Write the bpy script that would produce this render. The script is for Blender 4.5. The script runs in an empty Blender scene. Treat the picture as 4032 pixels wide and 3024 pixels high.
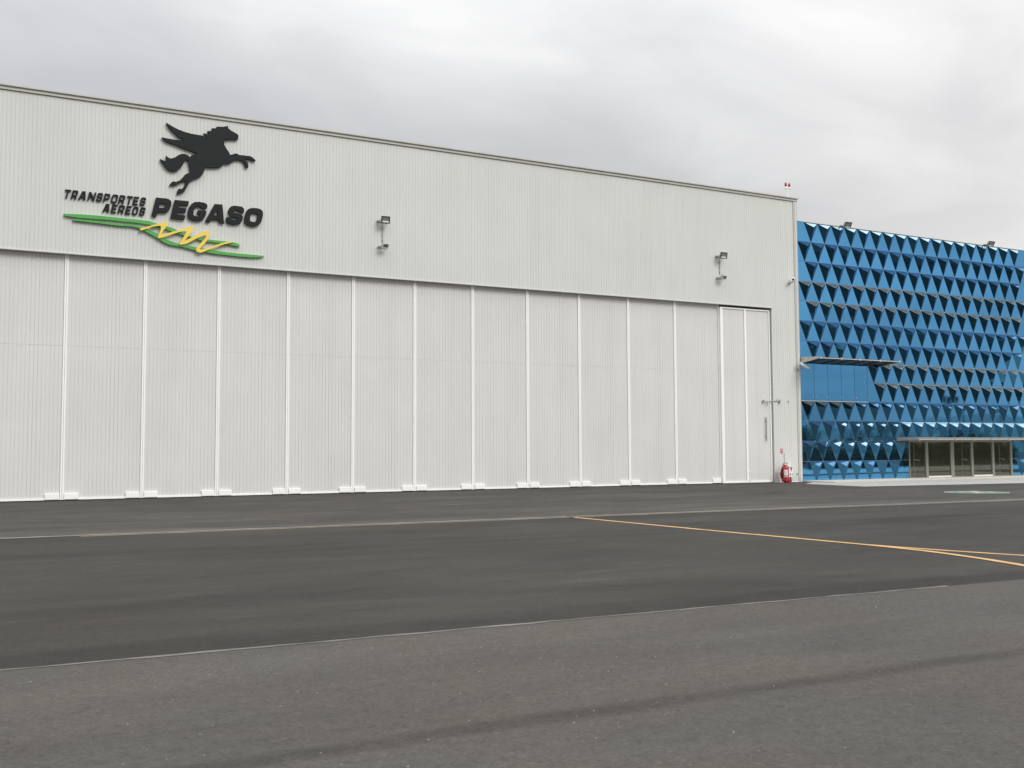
import bpy, bmesh, math, random
from mathutils import Vector, Matrix
from mathutils.geometry import tessellate_polygon
R = math.radians
scene = bpy.context.scene
COL = scene.collection
rnd = random.Random(7)

# ------------------------------------------------------------------ camera
cam_data = bpy.data.cameras.new('camera')
cam = bpy.data.objects.new('camera', cam_data)
COL.objects.link(cam)
cam_data.sensor_fit = 'HORIZONTAL'
cam_data.sensor_width = 36.0
cam_data.lens = 4045.36 / 4032 * 36.0
cam_data.clip_start = 0.1
cam_data.clip_end = 6000
yaw, pitch, roll = 0.485478875, 0.062875233, -0.005102507
fw = Vector((math.sin(yaw)*math.cos(pitch), math.cos(yaw)*math.cos(pitch), math.sin(pitch)))
rt = Vector((math.cos(yaw), -math.sin(yaw), 0))
up = rt.cross(fw)
rt2 = rt*math.cos(roll) + up*math.sin(roll)
up2 = up*math.cos(roll) - rt*math.sin(roll)
m = Matrix((rt2, up2, -fw)).transposed().to_4x4()
m.translation = Vector((0, -38.301, 1.7))
cam.matrix_world = m
scene.camera = cam

# ------------------------------------------------------------------ sky, sun, exposure
SUN_DIR = Vector((0.30, -0.70, 0.66)).normalized()
sun_el = math.asin(SUN_DIR.z)
sun_az = math.atan2(SUN_DIR.x, SUN_DIR.y)
world = bpy.data.worlds.new('World')
scene.world = world
world.use_nodes = True
wt = world.node_tree
wt.nodes.clear()

def N(t, typ, **kw):
    n = t.nodes.new(typ)
    for k, v in kw.items():
        if k.startswith('_'):
            setattr(n, k[1:], v)
        else:
            n.inputs[k.replace('__', ' ')].default_value = v
    return n

def mathn(t, op, a, b=None, c=None):
    n = t.nodes.new('ShaderNodeMath'); n.operation = op
    for i, v in enumerate((a, b, c)):
        if v is None: continue
        if isinstance(v, (int, float)): n.inputs[i].default_value = v
        else: t.links.new(v, n.inputs[i])
    return n.outputs[0]

def ramp(t, src, stops, interp='LINEAR'):
    n = t.nodes.new('ShaderNodeValToRGB')
    n.color_ramp.interpolation = interp
    e = n.color_ramp.elements
    while len(e) > 1: e.remove(e[-1])
    e[0].position = stops[0][0]; e[0].color = (*stops[0][1], 1)
    for p, c in stops[1:]:
        x = e.new(p); x.color = (*c, 1)
    t.links.new(src, n.inputs[0])
    return n.outputs[0]

def mixc(t, fac, a, b, mode='MIX'):
    n = t.nodes.new('ShaderNodeMix'); n.data_type = 'RGBA'; n.blend_type = mode
    def put(sock, v):
        if isinstance(v, (tuple, list)): sock.default_value = (*v, 1) if len(v) == 3 else v
        elif isinstance(v, (int, float)): sock.default_value = v
        else: t.links.new(v, sock)
    put(n.inputs[0], fac); put(n.inputs[6], a); put(n.inputs[7], b)
    return n.outputs[2]

tc = N(wt, 'ShaderNodeTexCoord')
sep = N(wt, 'ShaderNodeSeparateXYZ')
wt.links.new(tc.outputs['Generated'], sep.inputs[0])
X, Y, Z = sep.outputs
zc = mathn(wt, 'MAXIMUM', Z, 0.0)
den = mathn(wt, 'ADD', zc, 0.24)
comb = N(wt, 'ShaderNodeCombineXYZ')
wt.links.new(mathn(wt, 'DIVIDE', X, den), comb.inputs[0])
wt.links.new(mathn(wt, 'DIVIDE', Y, den), comb.inputs[1])
comb.inputs[2].default_value = 9.9
mp = N(wt, 'ShaderNodeMapping')
mp.inputs['Rotation'].default_value = (0, 0, R(38))
mp.inputs['Scale'].default_value = (0.9, 1.25, 1)
wt.links.new(comb.outputs[0], mp.inputs[0])
n1 = N(wt, 'ShaderNodeTexNoise', Scale=0.62, Detail=5.0, Roughness=0.46, Distortion=0.35)
n2 = N(wt, 'ShaderNodeTexNoise', Scale=2.3, Detail=4.0, Roughness=0.5, Distortion=0.5)
wt.links.new(mp.outputs[0], n1.inputs['Vector']); wt.links.new(mp.outputs[0], n2.inputs['Vector'])
cl = mathn(wt, 'ADD', mathn(wt, 'MULTIPLY', n1.outputs[0], 0.7), mathn(wt, 'MULTIPLY', n2.outputs[0], 0.3))
cloud = ramp(wt, cl, [(0.39, (0.79, 0.798, 0.818)), (0.46, (0.90, 0.907, 0.924)), (0.53, (1.06, 1.06, 1.065)), (0.61, (1.27, 1.265, 1.255))])
# overcast sky brightens from horizon to zenith
grad = mathn(wt, 'ADD', mathn(wt, 'MULTIPLY', mathn(wt, 'POWER', zc, 2.1), 2.1), 0.47)
# towards the east the cloud deck thins near the horizon and glows warm
east = mathn(wt, 'ADD', mathn(wt, 'MULTIPLY', X, 0.92), mathn(wt, 'MULTIPLY', Y, 0.39))
east = mathn(wt, 'POWER', mathn(wt, 'MAXIMUM', east, 0.0), 6.0)
low = mathn(wt, 'POWER', mathn(wt, 'SUBTRACT', 1.0, zc), 3.0)
glow = mathn(wt, 'MULTIPLY', mathn(wt, 'MULTIPLY', east, low), 0.75)
lum = mathn(wt, 'ADD', grad, glow)
vm = N(wt, 'ShaderNodeVectorMath', _operation='SCALE')
wt.links.new(cloud, vm.inputs[0]); wt.links.new(lum, vm.inputs['Scale'])
warm = mixc(wt, mathn(wt, 'MINIMUM', mathn(wt, 'MULTIPLY', glow, 2.4), 1.0), (1, 1, 1), (1.03, 0.995, 0.95))
ccol = mixc(wt, 1.0, vm.outputs[0], warm, 'MULTIPLY')
bg1 = N(wt, 'ShaderNodeBackground', Strength=1.0)
wt.links.new(ccol, bg1.inputs[0])
sky = N(wt, 'ShaderNodeTexSky')
sky.sky_type = 'NISHITA'; sky.sun_disc = False
sky.sun_elevation = sun_el; sky.sun_rotation = sun_az
bg2 = N(wt, 'ShaderNodeBackground', Strength=0.1)
wt.links.new(sky.outputs[0], bg2.inputs[0])
mx = N(wt, 'ShaderNodeMixShader', Fac=0.05)
wt.links.new(bg1.outputs[0], mx.inputs[1]); wt.links.new(bg2.outputs[0], mx.inputs[2])
wo = N(wt, 'ShaderNodeOutputWorld')
wt.links.new(mx.outputs[0], wo.inputs[0])

sd = bpy.data.lights.new('sun', 'SUN')
sd.energy = 1.5; sd.angle = R(24); sd.color = (1, 0.975, 0.94)
sun = bpy.data.objects.new('sun', sd)
COL.objects.link(sun)
sun.rotation_euler = SUN_DIR.to_track_quat('Z', 'Y').to_euler()
sun.location = (20, -60, 60)
scene.view_settings.view_transform = 'Standard'
scene.view_settings.look = 'None'
scene.view_settings.exposure = 0.2
scene.view_settings.gamma = 1.0
scene.view_settings.use_curve_mapping = False

# ------------------------------------------------------------------ materials
def newmat(name):
    mt = bpy.data.materials.new(name); mt.use_nodes = True
    t = mt.node_tree; t.nodes.clear()
    out = t.nodes.new('ShaderNodeOutputMaterial')
    return mt, t, out

def principled(name, col, rough=0.5, metal=0.0, noise=0.0, scale=8.0, bump=0.0, spec=0.5, rand=0.0, streak=None, stretch=(1, 1, 1)):
    mt, t, out = newmat(name)
    p = N(t, 'ShaderNodeBsdfPrincipled', Roughness=rough, Metallic=metal)
    p.inputs['Specular IOR Level'].default_value = spec
    t.links.new(p.outputs[0], out.inputs[0])
    c = None
    tcn = N(t, 'ShaderNodeTexCoord'); geo = N(t, 'ShaderNodeNewGeometry')
    mpn = N(t, 'ShaderNodeMapping'); mpn.inputs['Scale'].default_value = stretch
    t.links.new(geo.outputs['Position'], mpn.inputs[0])
    nz = N(t, 'ShaderNodeTexNoise', Scale=scale, Detail=6.0, Roughness=0.6)
    t.links.new(mpn.outputs[0], nz.inputs['Vector'])
    lo = tuple(x*(1-noise) for x in col); hi = tuple(min(1, x*(1+noise)) for x in col)
    c = ramp(t, nz.outputs[0], [(0.3, lo), (0.7, hi)])
    if streak:
        mp2 = N(t, 'ShaderNodeMapping'); mp2.inputs['Scale'].default_value = streak[0]
        t.links.new(geo.outputs['Position'], mp2.inputs[0])
        nz2 = N(t, 'ShaderNodeTexNoise', Scale=1.0, Detail=7.0, Roughness=0.65)
        t.links.new(mp2.outputs[0], nz2.inputs['Vector'])
        d = streak[1]
        c = mixc(t, 1.0, c, ramp(t, nz2.outputs[0], [(0.35, (1-d, 1-d, 1-d*1.15)), (0.6, (1, 1, 1))]), 'MULTIPLY')
    if rand:
        oi = N(t, 'ShaderNodeObjectInfo')
        f = mathn(t, 'ADD', mathn(t, 'MULTIPLY', oi.outputs['Random'], 2*rand), 1-rand)
        v = N(t, 'ShaderNodeVectorMath', _operation='SCALE')
        t.links.new(c, v.inputs[0]); t.links.new(f, v.inputs['Scale']); c = v.outputs[0]
    t.links.new(c, p.inputs['Base Color'])
    if bump:
        b = N(t, 'ShaderNodeBump', Strength=bump, Distance=0.01)
        t.links.new(nz.outputs[0], b.inputs['Height']); t.links.new(b.outputs[0], p.inputs['Normal'])
    return mt

M = {}
M['wall'] = principled('painted_cladding', (0.635, 0.64, 0.61), 0.42, noise=0.025, scale=0.35, spec=0.3, rand=0.006, streak=((0.9, 0.9, 0.12), 0.035))
M['door'] = principled('painted_door_sheet', (0.665, 0.66, 0.635), 0.4, noise=0.025, scale=0.5, spec=0.3, rand=0.006, streak=((1.2, 1.2, 0.15), 0.035))
M['white'] = principled('white_paint', (0.90, 0.90, 0.87), 0.35, noise=0.03, scale=3, spec=0.4)
M['trim'] = principled('corner_trim_paint', (0.50, 0.49, 0.455), 0.45, noise=0.04, scale=1.5)
M['coping'] = principled('coping_metal', (0.50, 0.49, 0.45), 0.45, noise=0.08, scale=2)
M['darkgap'] = principled('dark_gap', (0.06, 0.058, 0.052), 0.8, noise=0.2, scale=3)
M['black'] = principled('black_sign_panel', (0.013, 0.015, 0.016), 0.6, noise=0.15, scale=20, spec=0.2)
M['green'] = principled('green_sign_panel', (0.088, 0.36, 0.075), 0.4, noise=0.05, scale=6)
M['yellow'] = principled('yellow_sign_panel', (0.84, 0.62, 0.095), 0.4, noise=0.04, scale=6)
M['metal'] = principled('galvanised_metal', (0.34, 0.34, 0.33), 0.4, metal=0.4, noise=0.12, scale=15)
M['darkmetal'] = principled('dark_steel', (0.05, 0.046, 0.042), 0.45, metal=0.2, noise=0.2, scale=10)
M['blackplastic'] = principled('black_plastic', (0.02, 0.02, 0.02), 0.45)
M['red'] = principled('red_enamel', (0.46, 0.018, 0.03), 0.3, noise=0.06, scale=12)
M['darkhandle'] = principled('worn_grey_handle', (0.16, 0.14, 0.13), 0.5)
M['rubber'] = principled('black_rubber', (0.018, 0.018, 0.018), 0.7)
M['joint'] = principled('facade_joint_aluminium', (0.36, 0.34, 0.31), 0.4, noise=0.1, scale=4)
M['ventframe'] = principled('pale_vent_frame', (0.50, 0.51, 0.49), 0.4, noise=0.05, scale=6)
M['concrete'] = principled('pale_concrete', (0.36, 0.35, 0.325), 0.85, noise=0.12, scale=1.6, bump=0.2, streak=((1.2, 3, 1), 0.12))
M['sill'] = principled('cream_sill', (0.55, 0.52, 0.45), 0.7, noise=0.08, scale=3)
M['interior'] = principled('dark_interior_wall', (0.45, 0.48, 0.40), 0.8, noise=0.3, scale=0.8)
M['interior_floor'] = principled('interior_floor', (0.4, 0.4, 0.36), 0.4, noise=0.2, scale=2)
M['beige_frame'] = principled('door_frame_aluminium', (0.27, 0.265, 0.235), 0.4, noise=0.08, scale=5)
M['counter'] = principled('pale_counter', (0.52, 0.60, 0.54), 0.6, noise=0.1, scale=3)
M['roof'] = principled('grey_roof_sheet', (0.3, 0.3, 0.3), 0.6, noise=0.1, scale=1)
M['lampglass'] = principled('lamp_glass', (0.20, 0.21, 0.205), 0.15, noise=0.12, scale=25)
M['lampred'] = principled('red_beacon_lens', (0.36, 0.012, 0.035), 0.2)
M['bark'] = principled('bark', (0.07, 0.05, 0.035), 0.9, noise=0.3, scale=12)
M['leaf'] = principled('dark_foliage', (0.035, 0.06, 0.02), 0.6, noise=0.4, scale=2)
M['hill'] = principled('distant_hill', (0.12, 0.14, 0.13), 1.0, noise=0.25, scale=0.02)
M['grass'] = principled('dry_grass', (0.12, 0.12, 0.06), 1.0, noise=0.3, scale=0.3)
M['signpink'] = principled('faded_red_sign', (0.60, 0.14, 0.20), 0.5, noise=0.08, scale=30)
M['signgrey'] = principled('grey_print', (0.30, 0.30, 0.30), 0.6)
M['boxgrey'] = principled('grey_socket', (0.17, 0.17, 0.17), 0.5)
M['labelwhite'] = principled('white_label', (0.72, 0.72, 0.72), 0.4)
M['markgreen'] = principled('worn_green_floor_paint', (0.095, 0.19, 0.125), 0.7, noise=0.4, scale=3)
M['markwhite'] = principled('worn_white_floor_paint', (0.33, 0.35, 0.29), 0.7, noise=0.35, scale=3)
M['pebble'] = principled('pale_pebble', (0.21, 0.20, 0.17), 0.8, rand=0.3)

def glassmat(name, tint, base, rough=0.03, wav=0.0018, fac=0.92, f0=0.0):
    """coated architectural glass: tinted mirror over a dark pane"""
    mt, t, out = newmat(name)
    g = N(t, 'ShaderNodeBsdfGlossy', Roughness=rough); g.inputs[0].default_value = (*tint, 1)
    d = N(t, 'ShaderNodeBsdfDiffuse'); d.inputs[0].default_value = (*base, 1)
    w = N(t, 'ShaderNodeBsdfGlossy', Roughness=rough); w.inputs[0].default_value = (0.85, 0.9, 0.95, 1)
    geo = N(t, 'ShaderNodeNewGeometry')
    nz = N(t, 'ShaderNodeTexNoise', Scale=1.1, Detail=1.0)
    t.links.new(geo.outputs['Position'], nz.inputs['Vector'])
    b = N(t, 'ShaderNodeBump', Strength=1.0, Distance=wav)
    t.links.new(nz.outputs[0], b.inputs['Height'])
    for s in (g, w): t.links.new(b.outputs[0], s.inputs['Normal'])
    oi = N(t, 'ShaderNodeObjectInfo')
    f = mathn(t, 'ADD', mathn(t, 'MULTIPLY', oi.outputs['Random'], 0.14), 0.93)
    v = N(t, 'ShaderNodeVectorMath', _operation='SCALE'); v.inputs[0].default_value = tint
    t.links.new(f, v.inputs['Scale']); t.links.new(v.outputs[0], g.inputs[0])
    m1 = N(t, 'ShaderNodeMixShader', Fac=fac)
    t.links.new(d.outputs[0], m1.inputs[1]); t.links.new(g.outputs[0], m1.inputs[2])
    fr = N(t, 'ShaderNodeFresnel', IOR=1.3)
    m2 = N(t, 'ShaderNodeMixShader')
    t.links.new(mathn(t, 'MULTIPLY', fr.outputs[0], f0), m2.inputs[0])
    t.links.new(m1.outputs[0], m2.inputs[1]); t.links.new(w.outputs[0], m2.inputs[2])
    t.links.new(m2.outputs[0], out.inputs[0])
    return mt
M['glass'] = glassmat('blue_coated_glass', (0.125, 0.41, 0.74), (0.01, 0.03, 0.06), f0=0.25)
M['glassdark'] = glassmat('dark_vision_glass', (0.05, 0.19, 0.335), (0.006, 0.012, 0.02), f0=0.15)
M['glassdarkreflection'] = glassmat('painted_dark_reflection_glass', (0.024, 0.085, 0.145), (0.006, 0.012, 0.02), f0=0.12)  # darker tint paints dark ground reflections into some lower left panes
M['glassbright'] = glassmat('painted_sky_reflection_glass', (0.5, 0.74, 0.9), (0.42, 0.66, 0.84), f0=0.5, fac=0.35)  # pale body colour stands in for bright sky reflected in the top panes
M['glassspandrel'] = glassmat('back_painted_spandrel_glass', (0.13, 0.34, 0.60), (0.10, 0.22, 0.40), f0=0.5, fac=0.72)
M['glassmid'] = glassmat('painted_sky_glint_glass', (0.28, 0.52, 0.78), (0.06, 0.16, 0.28), f0=0.5, fac=0.8)  # lighter tint paints in partial sky glints on some top panes
M['glasspale'] = glassmat('pale_parapet_and_glint_glass', (0.50, 0.74, 0.90), (0.10, 0.18, 0.24), f0=0.5)  # clear parapet panes; in lower rows the pale tint paints sky glints
M['glassgrey'] = glassmat('grey_vent_glass', (0.20, 0.27, 0.29), (0.12, 0.145, 0.15), f0=0.3, fac=0.35)

mt, t, out = newmat('clear_door_glass')
tr = N(t, 'ShaderNodeBsdfTransparent'); tr.inputs[0].default_value = (0.86, 0.90, 0.83, 1)
gl = N(t, 'ShaderNodeBsdfGlossy', Roughness=0.02); gl.inputs[0].default_value = (0.9, 0.92, 0.84, 1)
fr = N(t, 'ShaderNodeFresnel', IOR=1.42)
mxs = N(t, 'ShaderNodeMixShader')
t.links.new(mathn(t, 'ADD', fr.outputs[0], 0.09), mxs.inputs[0]); t.links.new(tr.outputs[0], mxs.inputs[1]); t.links.new(gl.outputs[0], mxs.inputs[2])
du = N(t, 'ShaderNodeBsdfDiffuse'); du.inputs[0].default_value = (0.5, 0.52, 0.44, 1)
mx3 = N(t, 'ShaderNodeMixShader', Fac=0.035)  # pale haze layer painted over the panes to lighten the dark doorway
t.links.new(mxs.outputs[0], mx3.inputs[1]); t.links.new(du.outputs[0], mx3.inputs[2])
t.links.new(mx3.outputs[0], out.inputs[0])
M['doorglass'] = mt

def asphalt(name, base, bands, fine=0.16, patch=0.16, streak=0.18, speck=0.0, warm=0.0, track=None, fleck=0.0):
    """base colour, soft paving streaks, aggregate speckle; track = soft bands"""
    mt, t, out = newmat(name)
    p = N(t, 'ShaderNodeBsdfPrincipled', Roughness=0.82); p.inputs['Specular IOR Level'].default_value = 0.14
    t.links.new(p.outputs[0], out.inputs[0])
    geo = N(t, 'ShaderNodeNewGeometry')
    pos = geo.outputs['Position']
    def nz(scale, det=5, ro=0.6, st=(1, 1, 1), dist=0.0):
        mpn = N(t, 'ShaderNodeMapping'); mpn.inputs['Scale'].default_value = st
        t.links.new(pos, mpn.inputs[0])
        n = N(t, 'ShaderNodeTexNoise', Scale=scale, Detail=float(det), Roughness=ro, Distortion=dist)
        t.links.new(mpn.outputs[0], n.inputs['Vector'])
        return n.outputs[0]
    def g(a): return (a, a, a)
    c = mixc(t, 1.0, base, ramp(t, nz(0.35, 5, 0.6, (0.5, 1.3, 1), 0.6), [(0.3, g(1-patch)), (0.7, g(1+patch))]), 'MULTIPLY')
    c = mixc(t, 1.0, c, ramp(t, nz(1.0, 5, 0.65, (0.22, bands, 1), 1.8), [(0.32, g(1-streak)), (0.68, g(1+streak*0.8))]), 'MULTIPLY')
    c = mixc(t, 1.0, c, ramp(t, nz(30, 4, 0.8), [(0.3, g(1-fine)), (0.5, g(1)), (0.72, g(1+fine*1.3))]), 'MULTIPLY')
    c = mixc(t, 1.0, c, ramp(t, nz(9, 3, 0.7), [(0.3, g(1-fine*0.5)), (0.7, g(1+fine*0.5))]), 'MULTIPLY')
    if fleck:
        c = mixc(t, 1.0, c, ramp(t, nz(1.0, 4, 0.6, (0.5, 1.9, 1), 1.0), [(0.60, g(1)), (0.70, g(1+fleck))]), 'MULTIPLY')
        c = mixc(t, 1.0, c, ramp(t, nz(1.3, 3, 0.6, (0.3, 1.5, 1), 0.7), [(0.24, g(1-fleck*0.6)), (0.38, g(1))]), 'MULTIPLY')
    if warm:
        c = mixc(t, 1.0, c, ramp(t, nz(0.5, 4, 0.6, (1, 1, 1), 0.4), [(0.35, (1-warm*0.25, 1, 1+warm*0.4)), (0.66, (1+warm*0.9, 1-warm*0.05, 1-warm*0.5))]), 'MULTIPLY')
    if speck:
        vo = N(t, 'ShaderNodeTexVoronoi', Scale=30.0); t.links.new(pos, vo.inputs['Vector'])
        s = ramp(t, vo.outputs['Color'], [(0.0, g(1-speck)), (0.35, g(1)), (0.84, g(1)), (1.0, g(1+speck*1.5))])
        c = mixc(t, 1.0, c, s, 'MULTIPLY')
    sp = N(t, 'ShaderNodeSeparateXYZ'); t.links.new(pos, sp.inputs[0])
    wob = mathn(t, 'MULTIPLY', mathn(t, 'SUBTRACT', nz(0.55, 4, 0.6), 0.5), 0.35)
    def band(y0, slope, half, depth, side=0, br=0.0):
        nonlocal c
        # y distance from a slightly skewed line
        dy = mathn(t, 'ADD', mathn(t, 'SUBTRACT', sp.outputs[1], mathn(t, 'MULTIPLY_ADD', sp.outputs[0], slope, y0)), wob)
        if side == 0: dy = mathn(t, 'ABSOLUTE', dy)
        f = mathn(t, 'SUBTRACT', 1.0, mathn(t, 'DIVIDE', dy, half))
        f = mathn(t, 'MINIMUM', mathn(t, 'MAXIMUM', f, 0.0), 1.0)
        f = mathn(t, 'MULTIPLY', mathn(t, 'SMOOTH_MIN', f, 0.7, 0.3), mathn(t, 'MULTIPLY_ADD', nz(1.3, 4, 0.6), 1.2, 0.35))
        c = mixc(t, f, c, mixc(t, 1.0, c, g(1-depth), 'MULTIPLY'))
    for b in (track or []): band(*b)
    t.links.new(c, p.inputs['Base Color'])
    bb = N(t, 'ShaderNodeBump', Strength=0.55, Distance=0.006)
    t.links.new(nz(60, 3, 0.7), bb.inputs['Height']); t.links.new(bb.outputs[0], p.inputs['Normal'])
    return mt
M['asphalt_far'] = asphalt('worn_grey_asphalt', (0.055, 0.0525, 0.0465), 1.2, fleck=0.55, fine=0.22, patch=0.26, streak=0.22, warm=0.08,
                           track=[(-15.4, -0.027, 1.3, -0.35), (-0.2, 0.0, 1.6, 0.2)])  # one lighter band along the drain, one darker along the hangar foot
M['asphalt_mid'] = asphalt('dark_smooth_asphalt', (0.039, 0.0372, 0.0328), 0.8, fine=0.24, patch=0.26, streak=0.12, fleck=0.25, warm=0.06,
                           track=[(-28.95, -0.028, 0.55, 0.38), (-19.9, -0.05, 0.18, 0.3), (-21.0, -0.03, 0.22, 0.22)])
M['asphalt_near'] = asphalt('coarse_brown_grey_asphalt', (0.072, 0.0675, 0.060), 0.8, fine=0.22, patch=0.13, streak=0.08, speck=0.2, warm=0.08,
                            track=[(-32.55, -0.008, 0.17, 0.42)])
M['paint_orange'] = principled('worn_orange_line_paint', (0.47, 0.28, 0.10), 0.7, noise=0.22, scale=2.2, bump=0.3)
M['paint_dull'] = principled('dull_orange_line_paint', (0.30, 0.19, 0.09), 0.8, noise=0.45, scale=1.1)
M['paint_faded'] = principled('faded_line_paint', (0.25, 0.19, 0.125), 0.8, noise=0.35, scale=0.8)
M['pale_line'] = principled('pale_concrete_edge', (0.125, 0.118, 0.104), 0.85, noise=0.45, scale=1.4)
M['drain_concrete'] = principled('drain_concrete', (0.22, 0.21, 0.185), 0.85, noise=0.3, scale=1.4)
M['slot'] = principled('drain_slot', (0.022, 0.021, 0.02), 0.8, noise=0.3, scale=2)

# ------------------------------------------------------------------ mesh helpers
class MB:
    def __init__(s): s.v = []; s.f = []; s.sm = []; s.mi = []
    def add(s, vs, fs, smooth=False, mi=0):
        o = len(s.v); s.v += [tuple(a) for a in vs]
        for f in fs: s.f.append(tuple(o+i for i in f)); s.sm.append(smooth); s.mi.append(mi)
        return s
    def box(s, x0, x1, y0, y1, z0, z1, mi=0):
        return s.add([(x0,y0,z0),(x1,y0,z0),(x1,y1,z0),(x0,y1,z0),(x0,y0,z1),(x1,y0,z1),(x1,y1,z1),(x0,y1,z1)],
                     [(0,3,2,1),(4,5,6,7),(0,1,5,4),(1,2,6,5),(2,3,7,6),(3,0,4,7)], mi=mi)
    def bbox(s, x0, x1, y0, y1, z0, z1, b=0.01):
        """box with bevelled edges"""
        bm = bmesh.new(); bmesh.ops.create_cube(bm, size=1)
        for v in bm.verts:
            v.co = Vector(((x0+x1)/2+v.co.x*(x1-x0), (y0+y1)/2+v.co.y*(y1-y0), (z0+z1)/2+v.co.z*(z1-z0)))
        bmesh.ops.bevel(bm, geom=bm.edges[:], offset=b, segments=2, affect='EDGES', profile=0.7)
        bm.verts.index_update()
        s.add([v.co for v in bm.verts], [[v.index for v in f.verts] for f in bm.faces]); bm.free(); return s
    def xform(s, mat):
        s.v = [tuple(mat @ Vector(v)) for v in s.v]; return s
    def prism(s, rings, y0, y1, mi=0):
        """rings of (x, z) (first outer, then holes) between y0 (front) and y1 (back)"""
        flat = [p for r in rings for p in r]; n = len(flat)
        tris = tessellate_polygon([[Vector((p[0], p[1], 0)) for p in r] for r in rings])
        vs = [(p[0], y0, p[1]) for p in flat] + [(p[0], y1, p[1]) for p in flat]
        fs = []
        for a, b, c in tris:
            pa, pb, pc = flat[a], flat[b], flat[c]
            cr = (pb[0]-pa[0])*(pc[1]-pa[1]) - (pb[1]-pa[1])*(pc[0]-pa[0])
            if cr < 0: b, c = c, b
            fs += [(a, b, c), (n+c, n+b, n+a)]
        o = 0
        for r in rings:
            k = len(r)
            ar = sum(r[i][0]*r[(i+1) % k][1]-r[(i+1) % k][0]*r[i][1] for i in range(k))
            outer = (r is rings[0])
            for i in range(k):
                a, b = o+i, o+(i+1) % k
                if (ar > 0) == outer: fs.append((b, a, n+a, n+b))
                else: fs.append((a, b, n+b, n+a))
            o += k
        return s.add(vs, fs, mi=mi)
    def sheet(s, pts, z0, z1=None):
        """flat polygon of (x, y) at height z0"""
        n = len(pts)
        s.add([(p[0], p[1], z0) for p in pts], [tuple(range(n))])
        return s
    def tube(s, pts, r, seg=10, cap=True, smooth=True):
        pts = [Vector(p) for p in pts]; rings = []
        prev = None
        rr = r if isinstance(r, (list, tuple)) else [r]*len(pts)
        for i, p in enumerate(pts):
            d = (pts[min(i+1, len(pts)-1)]-pts[max(i-1, 0)]).normalized()
            if prev is None:
                a = d.cross(Vector((0, 0, 1)))
                if a.length < 0.05: a = d.cross(Vector((0, 1, 0)))
            else: a = prev - d*prev.dot(d)
            a.normalize(); prev = a; b = d.cross(a)
            rings.append([p+(a*math.cos(2*math.pi*k/seg)+b*math.sin(2*math.pi*k/seg))*rr[i] for k in range(seg)])
        vs = [v for q in rings for v in q]; fs = []
        for i in range(len(rings)-1):
            for k in range(seg):
                k2 = (k+1) % seg
                fs.append((i*seg+k, i*seg+k2, (i+1)*seg+k2, (i+1)*seg+k))
        s.add(vs, fs, smooth)
        if cap:
            s.add(rings[0], [tuple(range(seg))[::-1]]); s.add(rings[-1], [tuple(range(seg))])
        return s
    def lathe(s, prof, c=(0, 0, 0), axis='z', seg=20, smooth=True):
        vs = []; fs = []
        for r, h in prof:
            for k in range(seg):
                a = 2*math.pi*k/seg
                if axis == 'z': vs.append((c[0]+r*math.cos(a), c[1]+r*math.sin(a), c[2]+h))
                elif axis == 'y': vs.append((c[0]+r*math.cos(a), c[1]+h, c[2]+r*math.sin(a)))
                else: vs.append((c[0]+h, c[1]+r*math.cos(a), c[2]+r*math.sin(a)))
        for i in range(len(prof)-1):
            for k in range(seg):
                k2 = (k+1) % seg; fs.append((i*seg+k, i*seg+k2, (i+1)*seg+k2, (i+1)*seg+k))
        return s.add(vs, fs, smooth)
    def mesh(s, name, mats):
        me = bpy.data.meshes.new(name); me.from_pydata(s.v, [], s.f)
        me.polygons.foreach_set('use_smooth', s.sm)
        if any(s.mi): me.polygons.foreach_set('material_index', s.mi)
        for q in (mats if isinstance(mats, (list, tuple)) else [mats]): me.materials.append(M[q])
        me.update(); return me
    def build(s, name, mats, parent=None, loc=None):
        return put(name, s.mesh(name, mats), parent, loc)

def put(name, me, parent=None, loc=None, label=None):
    o = bpy.data.objects.new(name, me); COL.objects.link(o)
    if parent is not None: o.parent = parent
    if loc is not None: o.location = loc
    if label: o['label'] = label
    return o

def thing(name, label, cat, loc=(0, 0, 0), group=None):
    o = bpy.data.objects.new(name, None); COL.objects.link(o)
    o.empty_display_size = 0.2; o.location = loc; o['label'] = label; o['category'] = cat
    if group: o['group'] = group
    return o
def tag(o, label, cat, group=None):
    o['label'] = label; o['category'] = cat
    if group: o['group'] = group
    return o
def struct(o): o['kind'] = 'structure'; return o
def stuff(o): o['kind'] = 'stuff'; return o

# ------------------------------------------------------------------ the ground
def yj(x): return -15.70 - 0.026*(x-0.57) - (0.02*(x-19.5) if x > 19.5 else 0)
def ye(x): return -29.27 - 0.028*x
XL, XR = -160.0, 260.0
struct(MB().sheet([(-2500, -2500), (2500, -2500), (2500, 2500), (-2500, 2500)], -0.03).build('ground', 'grass'))
xs = [XL, 0.57, 19.5, XR]
struct(MB().sheet([(x, yj(x)) for x in xs] + [(XR, 70), (XL, 70)], 0.0).build('apron_by_the_hangar', 'asphalt_far'))
struct(MB().sheet([(XL, ye(XL)), (XR, ye(XR))] + [(x, yj(x)) for x in reversed(xs)], 0.0).build('taxiway', 'asphalt_mid'))
struct(MB().sheet([(XL, -150), (XR, -150), (XR, ye(XR)), (XL, ye(XL))], 0.0).build('road_shoulder', 'asphalt_near'))

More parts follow.
